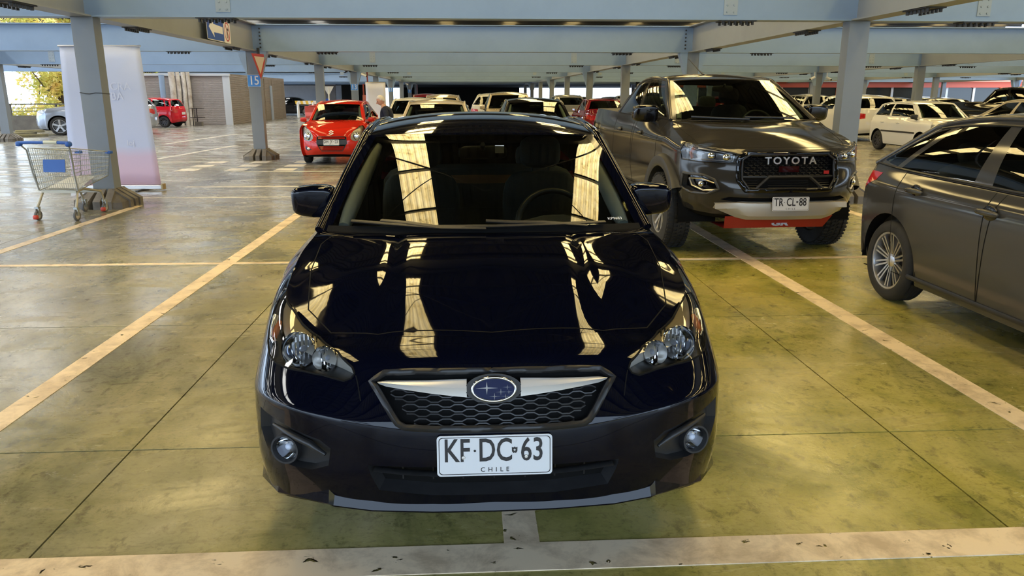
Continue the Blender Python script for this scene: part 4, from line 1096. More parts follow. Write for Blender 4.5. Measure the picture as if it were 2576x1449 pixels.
q = MB(); c = wgt(W, 0, .91, -.01); q.box(-.10,.10,c[1]-.004,c[1]+.002,.88,.935); q.build('radar_panel', M_gloss, go)
lo = surf_obj('lower_grille', pk.parts['lower#0'], M_black, root, -.03)
b, Q = recess(W, pk.holes['lower'][0], .03, .12, shrink=.97); b.build('lower_wall', M_plas, lo)
# silver skid plate, red under plate
rows = []
for x in np.linspace(-.66,.66,15):
    k = max(0,(abs(x)-.42)/.24); p = wgt(W, x, .585, .012); p2 = wgt(W, x, .60-.02*k, .03)
    zt = .605+.012*min(1,k*3)-(.03*k); zb2 = .45+.10*k
    rows.append([(x,p[1]+.03,zt),(x,p[1]-.025,zt-.012),(x,p[1]-.035,zt-.06),(x,p[1]-.02,zb2+.02),(x,p[1]+.03,zb2-.02)])
MB().grid(rows).build('skid_plate', pmat('skid silver',(.42,.39,.33),.38,.3), root, 30)
q = MB(); q.add([(-.56,.14,.455),(.52,.14,.455),(.46,.20,.33),(-.54,.20,.33)], [(0,1,2,3)]); q.add([(-.54,.20,.33),(.46,.20,.33),(.46,.6,.33),(-.54,.6,.33)], [(0,1,2,3)])
ro = q.build('under_plate', pmat('red under plate',(.34,.012,.010),.45), root)
me = text_mesh('under_plate_lettering', 'GR', .085, .002, M_plate, 1.0, .004, shear=.3); inst(me, 'under_plate_lettering', ro, (.0,.176,.372), (math.radians(64),0,0), (1.5,.75,1))
plate_object(root, [('TR',-.118),('CL',.002),('88',.117)], (.0,-.035,.592), (math.radians(86),0,0))
# wheel arch flares, side step, handles, antenna, wipers
for yax in PK['ax']:
    for g in (1,-1):
        rows = []
        for a in np.linspace(14 if yax > 2 else 8, 178 if yax > 2 else 150, 25):
            ca, sa = math.cos(math.radians(a)), math.sin(math.radians(a)); hw = PK['W']/2; rows.append([])
            for r, ox in ((.47,-.12),(.47,.045),(.50,.062),(.575,.05),(.60,.0),(.60,-.06)):
                rows[-1].append((g*(hw+ox), yax+r*ca*1.02, PK['rw']+r*sa))
        MB().grid(rows).build('wheel_arch_flare', M_flare, root, 40)
for g in (1,-1):
    q = MB(); q.box(g*.80,g*1.0,1.65,3.45,.42,.47); q.build('side_step', M_plas, root, None, .015)
    for y in (2.05,3.05):
        uv = W.inv([(g*.93,y,1.16)]); c = W(uv)[0]; q = MB(); q.ell((c[0]+g*.012,c[1],c[2]), (.02,.10,.018), 12, 8, .7); ho = q.build('door_handle', M_gloss, root, 60)
        q = MB(); q.ell((c[0]+g*.001,c[1]-.02,c[2]), (.006,.06,.04), 12, 8); q.build('handle_cup', M_gloss, ho, 60)
q = MB(); q.tube([(-.12,2.25,1.815),(-.135,2.36,1.86),(-.17,2.7,2.02)], [.012,.006,.003], 6); q.build('antenna', M_plas, root, 60)
for pts in ([(-.75,.05),(-.4,.03),(0.,.01)],[(-.05,.05),(.3,.04),(.65,.02)]):
    q = MB(); q.tube([(pk.ws([p])[0]+[0,-.012,.016]).tolist() for p in pts], .011, 6); q.build('wiper', M_plas, root, 60)
pk.finish()
# ================================================================= red hatchback facing the camera
RED = paint('signal red car paint', (.52,.022,.010), 0, .06)
SZ = dict(L=3.52, W=1.58, H=1.475, ax=(.70,3.06), rw=.275, tw=.165, gc=.17,
    fprof=[(.07,.25),(.0,.36),(.0,.52),(.03,.68),(.07,.77),(.13,.832)], fd=[0,.008,.035,.10,.20,.34],
    rprof=[(.08,.25),(.0,.36),(.0,.55),(.02,.75),(.05,.90),(.08,.99)],
    sprof=[(.05,.20),(.02,.30),(.0,.50),(.0,.70),(.012,.85),(.06,.98)],
    cowl_corner=(.92,.99,.655), cowl=(.76,1.0), belt=[1.0,1.01,1.02,1.03], beltin=.075, zfend=(.90,.95), zcorner=.915,
    header=(1.40,1.385,.545,.05,.02), rheader=(3.05,1.36,.52,-.04,.03), ur=12., wins=[(.07,.45),(.50,.85)], pillar=.10,
    hoodpts=[(0,.35,.905),(0,.55,.962),(.45,.45,.92)], hood_cut=[(-.40,.21),(0,.155),(.40,.21),(.55,.45),(.60,.75),(.3,.74),(0,.73),(-.3,.74),(-.60,.75),(-.55,.45)],
    regions=[('headlight',[(.42,.10,.60),(.43,.1,.68),(.50,.16,.78),(.58,.3,.88),(.665,.4,.91),(.70,.4,.80),(.695,.32,.68),(.63,.22,.57),(.53,.12,.54),(.46,.1,.56)],True),
        ('grille',[(0,0,.665),(.30,.03,.665),(.335,.04,.64),(.34,.04,.50),(.24,.02,.325),(0,0,.318),(-.24,.02,.325),(-.34,.04,.50),(-.335,.04,.64),(-.30,.03,.665)],False),
        ('fog',[(.45,.08,.36),(.60,.18,.44),(.63,.2,.38),(.58,.14,.325)],True),('tail',[(.68,3.35,1.0),(.74,3.2,1.0),(.75,3.25,.62),(.68,3.4,.62)],True)],
    mirror=(.89,1.0,1.01,.075,.06,.055))
sz = Car(SZ, 'red_hatchback', 'bright red small hatchback facing the camera, plate DH JY 23, behind the column numbered 15', RED, (-3.2,18.0,0), 0, 2, wheel='steel')
W = sz.W; root = sz.root
for i in (0,1):
    surf_obj('tail_light', sz.parts['tail#%d' % i], M_red, root); surf_obj('fog_bezel', sz.parts['fog#%d' % i], M_plas, root)
    g = 1 if i == 0 else -1; ho = surf_obj('headlight', sz.parts['headlight#%d' % i], M_lens, root)
    surf_obj('lamp_housing', sz.parts['headlight#%d' % i], pmat('pale lamp housing',(.50,.46,.36),.25,.4), ho, -.02)
    c = wgt(W, g*.56, .655, -.0); q = MB(); q.ell(c, (.085,.03,.085), 18, 10); q.build('reflector', M_chrome, ho, 60)
    c = wgt(W, g*.55, .378, .0); q = MB(); q.ell(c, (.04,.02,.035), 14, 8); q.build('fog_lamp', M_chrome, root, 60)
go = surf_obj('grille', sz.parts['grille#0'], M_black, root, -.012); fb = MB(); frame(fb, W, sz.holes['grille'][0], .008, 0); fb.build('grille_frame', M_plas, go, 60)
for z in (.645,.625,.605): q = MB(); q.tube([wgt(W, x, z, .0).tolist() for x in np.linspace(-.31,.31,9)], .005, 5); q.build('grille_slat', RED, go, 60)
for z in (.345,.365,.385,.405,.425): h = lerp(.24,.30,(z-.33)/.12); q = MB(); q.tube([wgt(W, x, z, .0).tolist() for x in np.linspace(-h,h,9)], .005, 5); q.build('grille_slat', RED, go, 60)
q = MB(); q.grid([[wgt(W, x, z, .006).tolist() for x in np.linspace(-.335,.335,9)] for z in (.585,.47)]); q.build('bumper_bar', M_plas, go)
plate_object(root, [('DH',-.118),('JY',.002),('23',.117)], (0,-.03,.525), (math.radians(88),0,0))
em = empty('emblem'); em.parent = root
M = Matrix.Translation((0,.028,.745)) @ Matrix.Rotation(math.radians(68),4,'X')      # stylised S emblem
P = [(0,1),(.95,.42),(.60,.18),(0,.54),(-.30,.34),(.95,-.36),(0,-1),(-.95,-.42),(-.60,-.18),(0,-.54),(.30,-.34),(-.95,.36)]
q = MB(); q.prism([(x*.062,y*.062) for x, y in P], .006, M); q.build('emblem_stroke', M_wing, em)
q = MB(); q.tube([(.02,1.55,1.46),(.02,1.62,1.49)], .01, 6); q.build('antenna', M_plas, root)
sz.finish()
# ================================================================= generic cars
def gspec(kind, L, W, H, **k):
    s = dict(L=L, W=W, H=H, ax=(.20*L,.80*L), rw=.205*H+.01, tw=.2, gc=.12*H, seatz=.35*H,
        fprof=[(.07,.17*H),(0,.26*H),(0,.38*H),(.03,.47*H),(.07,.53*H),(.14,.57*H)],
        rprof=[(.09,.19*H),(0,.27*H),(0,.42*H),(.03,.53*H),(.05,.61*H),(.08,.68*H)],
        sprof=[(.05,.14*H),(.02,.21*H),(0,.36*H),(0,.48*H),(.015,.58*H),(.07,.66*H)],
        cowl_corner=(.275*L,.675*H,.425*W), cowl=(.235*L,.68*H), belt=[.68*H,.685*H,.69*H,.695*H], beltin=.08, zfend=(.615*H,.65*H), zcorner=.61*H,
        header=(.40*L,.945*H,.345*W,.05,.02), rheader=(.90*L,.93*H,.33*W,-.04,.03), ur=12., wins=[(.07,.44),(.49,.80),(.83,.94)])
    a = W/2
    s['regions'] = [('headlight',[(.30*W,.1,.47*H),(.33*W,.1,.53*H),(.44*W,.35,.575*H),(.475*W,.4,.53*H),(.44*W,.25,.47*H)],True),
        ('grille',[(0,0,.52*H),(.25*W,.05,.52*H),(.27*W,.05,.45*H),(.2*W,.03,.40*H),(0,0,.40*H),(-.2*W,.03,.40*H),(-.27*W,.05,.45*H),(-.25*W,.05,.52*H)],False),
        ('intake',[(0,0,.30*H),(.3*W,.05,.30*H),(.26*W,.04,.22*H),(0,0,.22*H),(-.26*W,.04,.22*H),(-.3*W,.05,.30*H)],False),
        ('tail',[(.30*W,L,.60*H),(.44*W,L-.15,.62*H),(.49*W,L-.32,.63*H),(.49*W,L-.28,.53*H),(.42*W,L,.49*H),(.30*W,L,.50*H)],True)]
    s['mirror'] = (a+.10,.40*L-.30*H*.9,.70*H,.085,.06,.065); s['hoodpts'] = [(0,.13*L,.645*H),(.25*W,.13*L,.64*H)]
    if kind == 'sedan':
        s.update(rheader=(.70*L,.95*H,.335*W,-.03,.03), ur=11.35, rg=(.855*L,.725*H,.4), rprof=[(.09,.19*H),(0,.27*H),(0,.42*H),(.02,.55*H),(.04,.65*H),(.09,.72*H)], belt=[.68*H,.69*H,.70*H,.715*H], wins=[(.09,.50),(.55,.90)])
    if kind == 'suv': s.update(belt=[.655*H,.665*H,.675*H,.68*H], rw=.355, tw=.225)
    if kind == 'van': s.update(cowl_corner=(.24*L,.62*H,.44*W), cowl=(.20*L,.63*H), header=(.34*L,.96*H,.40*W,.04,.02), rheader=(.985*L,.95*H,.40*W,-.01,.02), belt=[.62*H,.62*H,.62*H,.62*H], rw=.34, zfend=(.55*H,.59*H), zcorner=.55*H)
    s.update(k); return s
M_lampg = pmat('lamp glass grey', (.55,.56,.58), .08, .4)
def gcar(name, label, col, kind, dims, cx, cy, deg, res=3, wheel='five', cat='car', group=None, plate=None, **k):
    sp = gspec(kind, *dims, **k); rz = math.radians(deg); L = dims[0]
    loc = (cx+math.sin(rz)*L/2, cy-math.cos(rz)*L/2, 0)
    c = Car(sp, name, label, col, loc, rz, res, cat, group, wheel, detail=res <= 3)
    for nm, mt, pn, off in (('headlight',M_lampg,'headlight',0),('grille',M_plas,'grille',-.004),('intake',M_plas,'intake',-.004),('tail',M_red,'tail_light',.001)):
        for i in (0,1):
            if nm+'#%d' % i in c.parts: surf_obj(pn, c.parts[nm+'#%d' % i], mt, c.root, off)
    if plate is not False:
        p = c.W([(0,1.4)])[0]; plate_object(c.root, None, (0,p[1]-.02,p[2]), detail=False)
        p = c.W([(17,2.4)])[0]; plate_object(c.root, None, (0,p[1]+.02,p[2]), (math.pi/2,0,math.pi), detail=False)
    if res <= 3:
        for g in (1,-1):
            for u in (9.35,10.6):
                p = c.W([(g*u,3.9)])[0]; q = MB(); q.ell((p[0]+g*.01,p[1],p[2]), (.02,.09,.016), 10, 6, .7); q.build('door_handle', col, c.root, 60)
    return c
WHITE = paint('white car paint', (.62,.62,.60)); BEIGE = paint('beige paint and light tint', (.46,.40,.30), 0, .12, .2); SILV = paint('silver blue car paint', (.34,.37,.43), 0, .12, .4)
BLK = paint('black car paint', (.008,.008,.009)); MAROON = paint('maroon car paint', (.16,.012,.02)); DGREY = paint('dark grey car paint', (.045,.047,.05), 0, .1, .3); LGREY = paint('light grey car paint', (.30,.31,.32), 0, .12, .3)
RED2 = paint('cherry red car paint', (.50,.012,.022))
# graphite hatchback cut by the right edge
C4 = gspec('hatch', 4.33, 1.79, 1.49, ax=(.93,3.54), rw=.318, tw=.205, ur=12.2, belt=[.99,1.0,1.015,1.04], cowl_corner=(1.2,1.0,.76), cowl=(1.02,1.01), header=(1.85,1.40,.62,.07,.02), rheader=(3.62,1.385,.57,-.05,.04),
    sprof=[(.06,.20),(.035,.29),(.012,.50),(.0,.72),(.012,.88),(.075,1.0)], rprof=[(.10,.28),(.02,.40),(.0,.58),(.02,.78),(.07,.92),(.16,1.03)], rd=[.40,.19,.07,.015,0], wins=[(.07,.40),(.455,.745),[(.775,.06),(.93,.12),(.88,.80),(.80,.86)]], doors=[(8.2,9.6),(9.6,10.93)], frame_mat=None, railr=.024)
C4.pop('frame_mat'); C4['mirror'] = (.98,1.5,1.03,.09,.07,.07)
C4['regions'] = [r for r in C4['regions'] if r[0] != 'tail']+[('tail',[(.60,4.30,1.0),(.76,4.12,1.02),(.87,3.80,1.0),(.885,3.84,.93),(.875,3.98,.84),(.83,4.10,.76),(.60,4.31,.78)],True)]
c4 = Car(C4, 'grey_hatchback', 'graphite-grey hatchback with ten-spoke wheel, cut off by the right edge of the photo', GREY2, (4.14,2.12,0), 0, 1, wheel='ten')
W = c4.W; root = c4.root
for nm, mt, pn in (('headlight',M_lampg,'headlight'),('grille',M_plas,'grille'),('intake',M_plas,'intake'),('tail',M_red,'tail_light')):
    for i in (0,1):
        if nm+'#%d' % i in c4.parts: surf_obj(pn, c4.parts[nm+'#%d' % i], mt, root, .002)
for g in (1,-1):
    for y, z in ((2.42,.865),(3.25,.905)):
        uv = W.inv([(g*.89,y,z)]); c = W(uv)[0]; n = nrm(W, uv)[0]
        q = MB(); q.ell((c[0]+g*.004,c[1]-.01,c[2]), (.008,.075,.05), 14, 8); q.build('handle_cup', M_gloss, root, 60)
        q = MB(); q.ell((c[0]+g*.022,c[1],c[2]), (.016,.115,.020), 14, 8, .75); q.build('door_handle', GREY2, root, 60)
    q = MB(); P = c4.W([(g*u,.75) for u in np.linspace(8.2,10.7,16)])+[g*.006,0,0]; q.tube(P.tolist(), .016, 6, sc=(.6,1.2)); q.build('sill_strip', M_plas, root, 60)
    for S in ((c4.sideL,) if g == 1 else (c4.sideR,)):
        q = MB(); q.tube((S([(a,.035) for a in np.linspace(.05,.95,16)])+[g*.004,0,0]).tolist(), .009, 6); q.build('window_seal', M_plas, root, 60)
        q = MB(); q.tube((S([(a,.90) for a in np.linspace(.05,.90,16)])+[g*.004,0,0]).tolist(), .008, 6); q.build('window_seal', M_plas, root, 60)
c4.finish()
# white small hatchback, three-quarter view
co = gcar('white_hatchback', 'small white two-door hatchback with dark wheels, right of the steel column', WHITE, 'hatch', (3.73,1.61,1.44), 13.05, 21.45, 0, 2, 'steel', rw=.285, wins=[(.08,.52),(.56,.93)], doors=[(8.22,10.0)], mirror_mat=M_plas)
for g in (1,-1):
    q = MB(); q.tube((co.W([(g*u,2.3) for u in np.linspace(8.0,10.6,12)])+[g*.008,0,0]).tolist(), .022, 6, sc=(.5,1.2)); q.build('rub_strip', M_plas, co.root, 60)
gcar('pale_sedan', 'pale sedan with the yellow roof light painted in, facing the camera just behind the navy hatchback roof, left side', BEIGE, 'sedan', (4.3,1.68,1.5), -.68, 16.6, 0, 2)  # pale car; the yellow roof light is put into its beige colour
gcar('dark_suv', 'dark green-black car with pale pillars behind the navy hatchback roof, right side', BLK, 'suv', (4.3,1.76,1.53), 1.46, 17.6, 0, 2)
gcar('cream_suv', 'cream sport utility vehicle seen from the rear, beyond the pale sedan', BEIGE, 'suv', (4.3,1.75,1.63), -1.0, 30.6, 180, 3)
gcar('white_hatchback', 'white hatchback roof beyond the pale sedan, left of the cream one', WHITE, 'hatch', (3.9,1.68,1.52), -1.75, 24.5, 0, 3)
gcar('dark_red_car', 'dark red car partly hidden right of the cream vehicle', MAROON, 'suv', (4.3,1.75,1.66), -2.0, 38.0, 180, 3)
gcar('white_suv', 'white sport utility vehicle with glowing red tail light, turned sideways in the centre distance', WHITE, 'suv', (4.5,1.85,1.68), 1.2, 35.6, 172, 3)
gcar('beige_suv', 'tall beige vehicle facing the camera beyond the dark one', BEIGE, 'suv', (4.5,1.80,1.70), 1.35, 26.8, 0, 3)
gcar('silver_suv', 'silver-white sport utility vehicle seen from the rear, left of the pickup bed', LGREY, 'suv', (4.5,1.86,1.62), 4.75, 38.5, 180, 3)
gcar('maroon_car', 'maroon car half hidden behind the pickup bed', MAROON, 'sedan', (4.4,1.75,1.48), 5.0, 29.5, 180, 3)
gcar('cream_sedan', 'cream sedan seen over the pickup bed', BEIGE, 'sedan', (4.4,1.75,1.48), 7.2, 34.0, 0, 3)
gcar('grey_estate', 'grey estate car with roof rails beyond the cream sedan', LGREY, 'suv', (4.6,1.8,1.62), 9.0, 44.0, 180, 4)
gcar('white_suv', 'big white sport utility vehicle split by the steel column on the right', WHITE, 'suv', (4.75,1.88,1.62), 14.35, 28.6, 180, 3)
gcar('dark_sedan', 'dark sedan behind the right mirror of the pickup', DGREY, 'sedan', (4.5,1.78,1.46), 12.6, 33.5, 0, 3)
gcar('grey_suv', 'grey sport utility vehicle with bright reflecting windscreen beyond the dark sedan', LGREY, 'suv', (4.5,1.8,1.66), 17.3, 39.5, 180, 4)
gcar('beige_sedan', 'beige sedan in side view at the right edge, above the graphite hatchback', BEIGE, 'sedan', (4.3,1.68,1.53), 13.1, 16.7, 0, 2)
PK2 = dict(PK); PK2.update(win=.02, ra=.45); rz2 = 0.0
p2 = Car(PK2, 'pickup_truck', 'black double-cab pickup at the right edge behind the beige sedan', BLK, (15.75,18.4,0), rz2, 3, 'pickup truck', None, 'suv')
for nm, mt, pn in (('headlight',M_lampg,'headlight'),('grille',M_plas,'grille'),('fog',M_plas,'fog_bezel'),('lower',M_plas,'lower_grille'),('tail',M_red,'tail_light')):
    for i in (0,1):
        if nm+'#%d' % i in p2.parts: surf_obj(pn, p2.parts[nm+'#%d' % i], mt, p2.root, .001)
MB().tube([(.1,2.3,1.81),(.12,2.7,2.4)], [.01,.004], 6).build('antenna', M_plas, p2.root); p2.finish()
gcar('grey_sedan', 'grey sedan roof right of the second column, beyond the white hatchback', DGREY, 'sedan', (4.5,1.78,1.50), 19.3, 30.5, 0, 4)
gcar('dark_hatchback', 'dark hatchback far back between the right-hand columns', DGREY, 'hatch', (4.2,1.75,1.50), 22.0, 40.0, 180, 4)
gcar('silver_sedan', 'silver sedan far back in front of the red shopfront', LGREY, 'sedan', (4.5,1.78,1.48), 27.5, 45.0, 0, 4)
gcar('black_sedan', 'black sedan far back in front of the red shopfront', BLK, 'sedan', (4.5,1.78,1.48), 24.5, 50.0, 180, 4)
for i, (x, y, col, nm) in enumerate(((7.6,52,DGREY,'dark grey'),(10.2,56,BLK,'black'),(12.8,50,WHITE,'white'),(17.5,55,MAROON,'maroon'),(20.5,47,LGREY,'light grey'),(4.2,60,WHITE,'pale'),(31.5,52,WHITE,'bright white'))):
    gcar('distant_car', '%s car far away near the back of the hall on the right' % nm, col, 'hatch' if i % 2 else 'sedan', (4.3,1.75,1.5), x, y, 180*(i % 2), 4, group='distant cars')
# left side
suv = gcar('silver_suv', 'silver-blue sport utility vehicle partly hidden by the white banner on the left', SILV, 'suv', (4.55,1.88,1.70), -15.6, 33.6, -72, 2, 'five2', rw=.37)
gcar('red_compact', 'cherry red compact hatchback in front of the grey shutters', RED2, 'hatch', (3.5,1.5,1.48), -16.4, 40.9, -97, 2, 'steel', rw=.28)
gcar('dark_car', 'dark car behind the striped barrier on the far left', BLK, 'sedan', (4.4,1.75,1.46), -14.6, 64.0, -80, 3)
# ================================================================= signs
M_signblue = pmat('sign blue', (.018,.07,.36), .35); M_numblue = pmat('number plate blue', (.05,.22,.62), .4); M_signwhite = pmat('sign white', (.72,.72,.70), .4); M_signred = pmat('sign red', (.42,.05,.05), .4); M_signback = pmat('sign back grey', (.55,.57,.6), .5)
TOX = Matrix(((0,0,1,0),(1,0,0,0),(0,1,0,0),(0,0,0,1)))            # local xy -> world yz, facing +x
def rrect(w, h, r, n=4):
    p = []
    for cx, cy, a0 in ((w/2-r,h/2-r,0),(-w/2+r,h/2-r,90),(-w/2+r,-h/2+r,180),(w/2-r,-h/2+r,270)):
        p += [(cx+r*math.cos(math.radians(a0+90*k/n)), cy+r*math.sin(math.radians(a0+90*k/n))) for k in range(n+1)]
    return p
s1 = empty('arrow_sign', (-5.18,16.63,2.90), label='blue direction sign with white arrow on the left lengthwise beam', cat='sign')
b = MB(); b.prism(rrect(1.08,.46,.04), .006, TOX); b.build('sign_rim', M_signwhite, s1)
b = MB(); b.prism(rrect(1.05,.43,.03), .003, TOX @ Matrix.Translation((0,0,.006))); b.build('sign_face', M_signblue, s1)
b = MB(); b.prism([(-.42,.02),(-.17,.19),(-.15,.09),(.46,.07),(.46,-.07),(-.13,-.07),(-.11,-.17)], .003, TOX @ Matrix.Translation((0,0,.0092))); b.build('arrow', M_signwhite, s1)
s2 = empty('turn_ban_sign', (-5.18,17.40,2.90), label='white sign with red ring and crossed bent arrow beside the blue arrow sign', cat='sign')
b = MB(); b.prism(rrect(.44,.46,.02), .006, TOX); b.build('sign_face', M_signwhite, s2)
b = MB(); pa = [(.185*math.cos(a),.20*math.sin(a),.0062) for a in np.linspace(0,2*math.pi,33)]; pb = [(x*.80,y*.82,z) for x,y,z in pa]; b.grid([[tuple(TOX @ Vector(p)) for p in pa],[tuple(TOX @ Vector(p)) for p in pb]]); b.build('ring', M_signred, s2)
b = MB(); b.prism([(-.035,-.13),(.0,-.13),(.0,.03),(.05,.03),(.05,-.005),(.105,.05),(.05,.105),(.05,.07),(-.035,.07)], .002, TOX @ Matrix.Translation((0,0,.0065))); b.build('bent_arrow', M_plate_ink, s2)
b = MB(); b.prism([(-.12,.145),(-.10,.16),(.12,-.145),(.10,-.16)], .002, TOX @ Matrix.Translation((0,0,.0088))); b.build('slash', M_signred, s2)
def numsign(txt, X, Y, z, s):
    o = empty('column_number', (X,Y,z), label='blue plate with white numerals %s' % {'15':'fifteen on the column beside the triangular yield sign','13':'thirteen on the column behind the red hatchback roof','11':'eleven on the column right of the far white banner','9':'nine, the farthest and smallest of the column plates'}[txt], cat='sign')
    MB().box(-s/2,s/2,-.006,0,-s*.44,s*.44).build('plate', M_numblue, o)
    MB().box(-s/2-.006,s/2+.006,-.003,0,-s*.44-.006,s*.44+.006).build('plate_rim', M_signwhite, o)
    me = text_mesh('numerals', txt, s*.98, .001, M_signwhite, .95, .002); inst(me, 'numerals', o, (0,-.0075,0), (math.pi/2,0,0), (.88,1,1))
FY = -.118
for txt, k, z in (('15',1,1.93),('13',3,1.95),('11',5,1.95),('9',7,1.95)): numsign(txt, COLX[2], BAYY[k]+FY, z, .31)
def tri(r): return [(r*math.sin(math.radians(a)), -r*math.cos(math.radians(a))) for a in (0,120,240)]
yo = empty('yield_sign', (-5.10,19.55,2.36), math.radians(74), label='red-edged triangular yield sign beside the column numbered 15', cat='sign')
MY = Matrix.Rotation(math.pi/2,4,'X')
b = MB(); b.prism(tri(.40), .006, MY); b.build('sign_edge', M_signred, yo); b = MB(); b.prism(tri(.27), .003, MY @ Matrix.Translation((0,0,.006))); b.build('sign_face', pmat('sign cream',(.62,.58,.48),.4), yo)
MB().box(-.04,.04,.0,.03,.1,.34).build('bracket', M_steel_dark, yo)
yo = empty('yield_sign', (-5.95,33.5,0), label='pale back of a triangular yield sign on a white pole behind the red hatchback', cat='sign')
b = MB(); b.prism(tri(.26), .006, Matrix.Translation((0,0,1.82)) @ MY); b.build('sign_back', M_signback, yo); MB().tube([(0,.01,0),(0,.01,1.95)], .028, 8).build('pole', M_signwhite, yo, 60)
# ================================================================= banners
def banner_mat():
    m = pmat('banner fabric', (.62,.64,.78), .6); t = NT(m); tc = t.obj(); sep = t.n('ShaderNodeSeparateXYZ'); t.l(tc, sep.inputs[0])
    f = t.math('ADD', t.math('MULTIPLY', sep.outputs[2], .40), t.math('MULTIPLY', t.noise(tc, 1.2, 2), .06))
    t.l(t.ramp(f, [(.10,(.66,.47,.60)),(.26,(.64,.50,.64)),(.33,(.55,.60,.78)),(.95,(.62,.66,.80))]), t.b.inputs['Base Color']); return m
bn = empty('roll_up_banner', (-6.03,13.3,0), label='white-lilac roll-up banner with pink foot behind the nearest left column', cat='banner')
rows = []
for z in np.linspace(.10,2.36,12):
    w = lerp(.74,.64,(z-.1)/2.26); rows.append([(x*w, .012*math.sin(x*3+z*1.7), z) for x in np.linspace(-1,1,14)])
o = MB().grid(rows).build('fabric', banner_mat(), bn, 180); m = o.modifiers.new('s','SOLIDIFY'); m.thickness = .002
MB().box(-.76,.76,-.06,.06,.02,.10).build('cassette', M_satin, bn, None, .015)
MB().box(.755,.79,-.07,.07,.015,.115).build('end_cap', pmat('brass cap',(.35,.27,.14),.4,.5), bn, None, .01)
MB().tube([(-.66,0,2.365),(.66,0,2.365)], .014, 8).build('top_rail', M_satin, bn, 60)
MB().tube([(0,.03,.05),(0,.05,2.36)], .012, 8).build('support_pole', M_satin, bn, 60)
for x in (-.5,.45): MB().bar((x-.05,-.2,.012),(x+.05,.2,.012), .05, .02).build('foot', M_steel_dark, bn)
M_fprint = pmat('faint print', (.68,.71,.84), .6)
for txt, x, z, s in (('CRA',.26,1.72,.17),('BA',.19,1.56,.17),('loj',.32,.80,.13)):
    me = text_mesh('faint_print', txt, s, .0004, M_fprint, 1.0, .002); inst(me, 'faint_print', bn, (x,-.016,z), (math.pi/2,0,0))
b2 = empty('roll_up_banner', (-4.05,34.2,0), label='second plain white banner far behind the red hatchback', cat='banner')
o = MB().grid([[(x*.43, .01*math.sin(4*x+z), z) for x in np.linspace(-1,1,8)] for z in np.linspace(.08,2.12,8)]).build('fabric', pmat('white banner',(.66,.68,.82),.6), b2, 180); m = o.modifiers.new('s','SOLIDIFY'); m.thickness = .002
MB().box(-.45,.45,-.06,.06,.0,.09).build('cassette', M_satin, b2); MB().tube([(-.43,0,2.12),(.43,0,2.12)], .014, 6).build('top_rail', M_satin, b2)
# ================================================================= shopping trolley
M_wire = pmat('zinc wire', (.36,.38,.37), .35, .7); M_blue = pmat('trolley blue', (.015,.09,.36), .4); M_frame = pmat('trolley frame', (.40,.38,.30), .4, .4); M_redp = pmat('red brake plastic', (.5,.05,.03), .45)
ct = empty('shopping_trolley', (-5.37,10.06,0), math.radians(-9), label='wire shopping trolley with blue handle and blue child-seat flap beside the nearest left column', cat='trolley')
def quadp(c, a, b): return Vector(c[0]).lerp(c[1], a).lerp(Vector(c[3]).lerp(c[2], a), b)
RB = [Vector((-.27,.10,.38)),Vector((.27,.10,.38)),Vector((.28,.02,.93)),Vector((-.28,.02,.93))]   # rear bottom l,r / top r,l
FB = [Vector((-.20,.86,.50)),Vector((.20,.86,.50)),Vector((.22,.93,.82)),Vector((-.22,.93,.82))]
panels = {'basket_side':([RB[0],FB[0],FB[3],RB[3]],26,7), 'basket_side_':([RB[1],FB[1],FB[2],RB[2]],26,7), 'basket_front':(FB,14,5), 'basket_gate':(RB,18,6), 'basket_floor':([RB[0],RB[1],FB[1],FB[0]],14,16)}
for nm, (c, na, nb) in panels.items():
    b = MB()
    for i in range(na+1): b.tube([quadp(c,i/na,0),quadp(c,i/na,1)], .0022 if 0 < i < na else .006, 5)
    for j in range(nb+1): b.tube([quadp(c,0,j/nb),quadp(c,1,j/nb)], .0032 if 0 < j < nb else .006, 5)
    tag(b.build(nm.rstrip('_'), M_wire, ct), kind='stuff')
b = MB(); c = [RB[0]+Vector((.04,.10,.02)),RB[1]+Vector((-.04,.10,.02)),FB[1]+Vector((-.03,-.25,.015)),FB[0]+Vector((.03,-.25,.015))]; b.add([tuple(p) for p in c], [(0,1,2,3)]); b.build('floor_sheet', M_frame, ct)
MB().tube([(-.34,-.06,1.0),(-.15,-.065,1.005),(.15,-.065,1.005),(.34,-.06,1.0)], .021, 10).build('handle', M_blue, ct, 60)
MB().tube([(.02,-.066,1.006),(.2,-.066,1.006)], .0225, 10).build('handle_sleeve', pmat('cream sleeve',(.55,.55,.42),.5), ct, 60)
for s in (-1,1):
    MB().ell((s*.335,-.05,.985), (.035,.04,.035), 10, 8, .7).build('handle_end', M_blue, ct, 60)
    MB().tube([(s*.33,-.05,.98),(s*.30,.02,.90),(s*.285,.05,.60),(s*.27,.10,.38)], .011, 8).build('upright', M_wire, ct, 60)
    MB().box(s*.225-.04,s*.225+.04,.88,.945,.795,.835).build('corner_bumper', M_blue, ct, None, .01)
    MB().tube([(s*.27,.02,.17),(s*.26,.06,.24),(s*.24,.12,.36),(s*.20,.30,.385),(s*.155,.72,.30),(s*.15,.76,.20),(s*.15,.77,.15)], .017, 8).build('chassis_leg', M_frame, ct, 60)
MB().bar((-.24,.12,.365),(.24,.12,.365), .05, .03).build('cross_tube', M_frame, ct); MB().bar((-.16,.70,.30),(.16,.70,.30), .03, .03).build('cross_tube', M_frame, ct)
b = MB(); b.box(-.10,.20,-.004,.004,-.075,.085); o = b.build('seat_flap', M_blue, ct); o.location = (0,.015,.70); o.rotation_euler = (math.radians(-8),0,0)
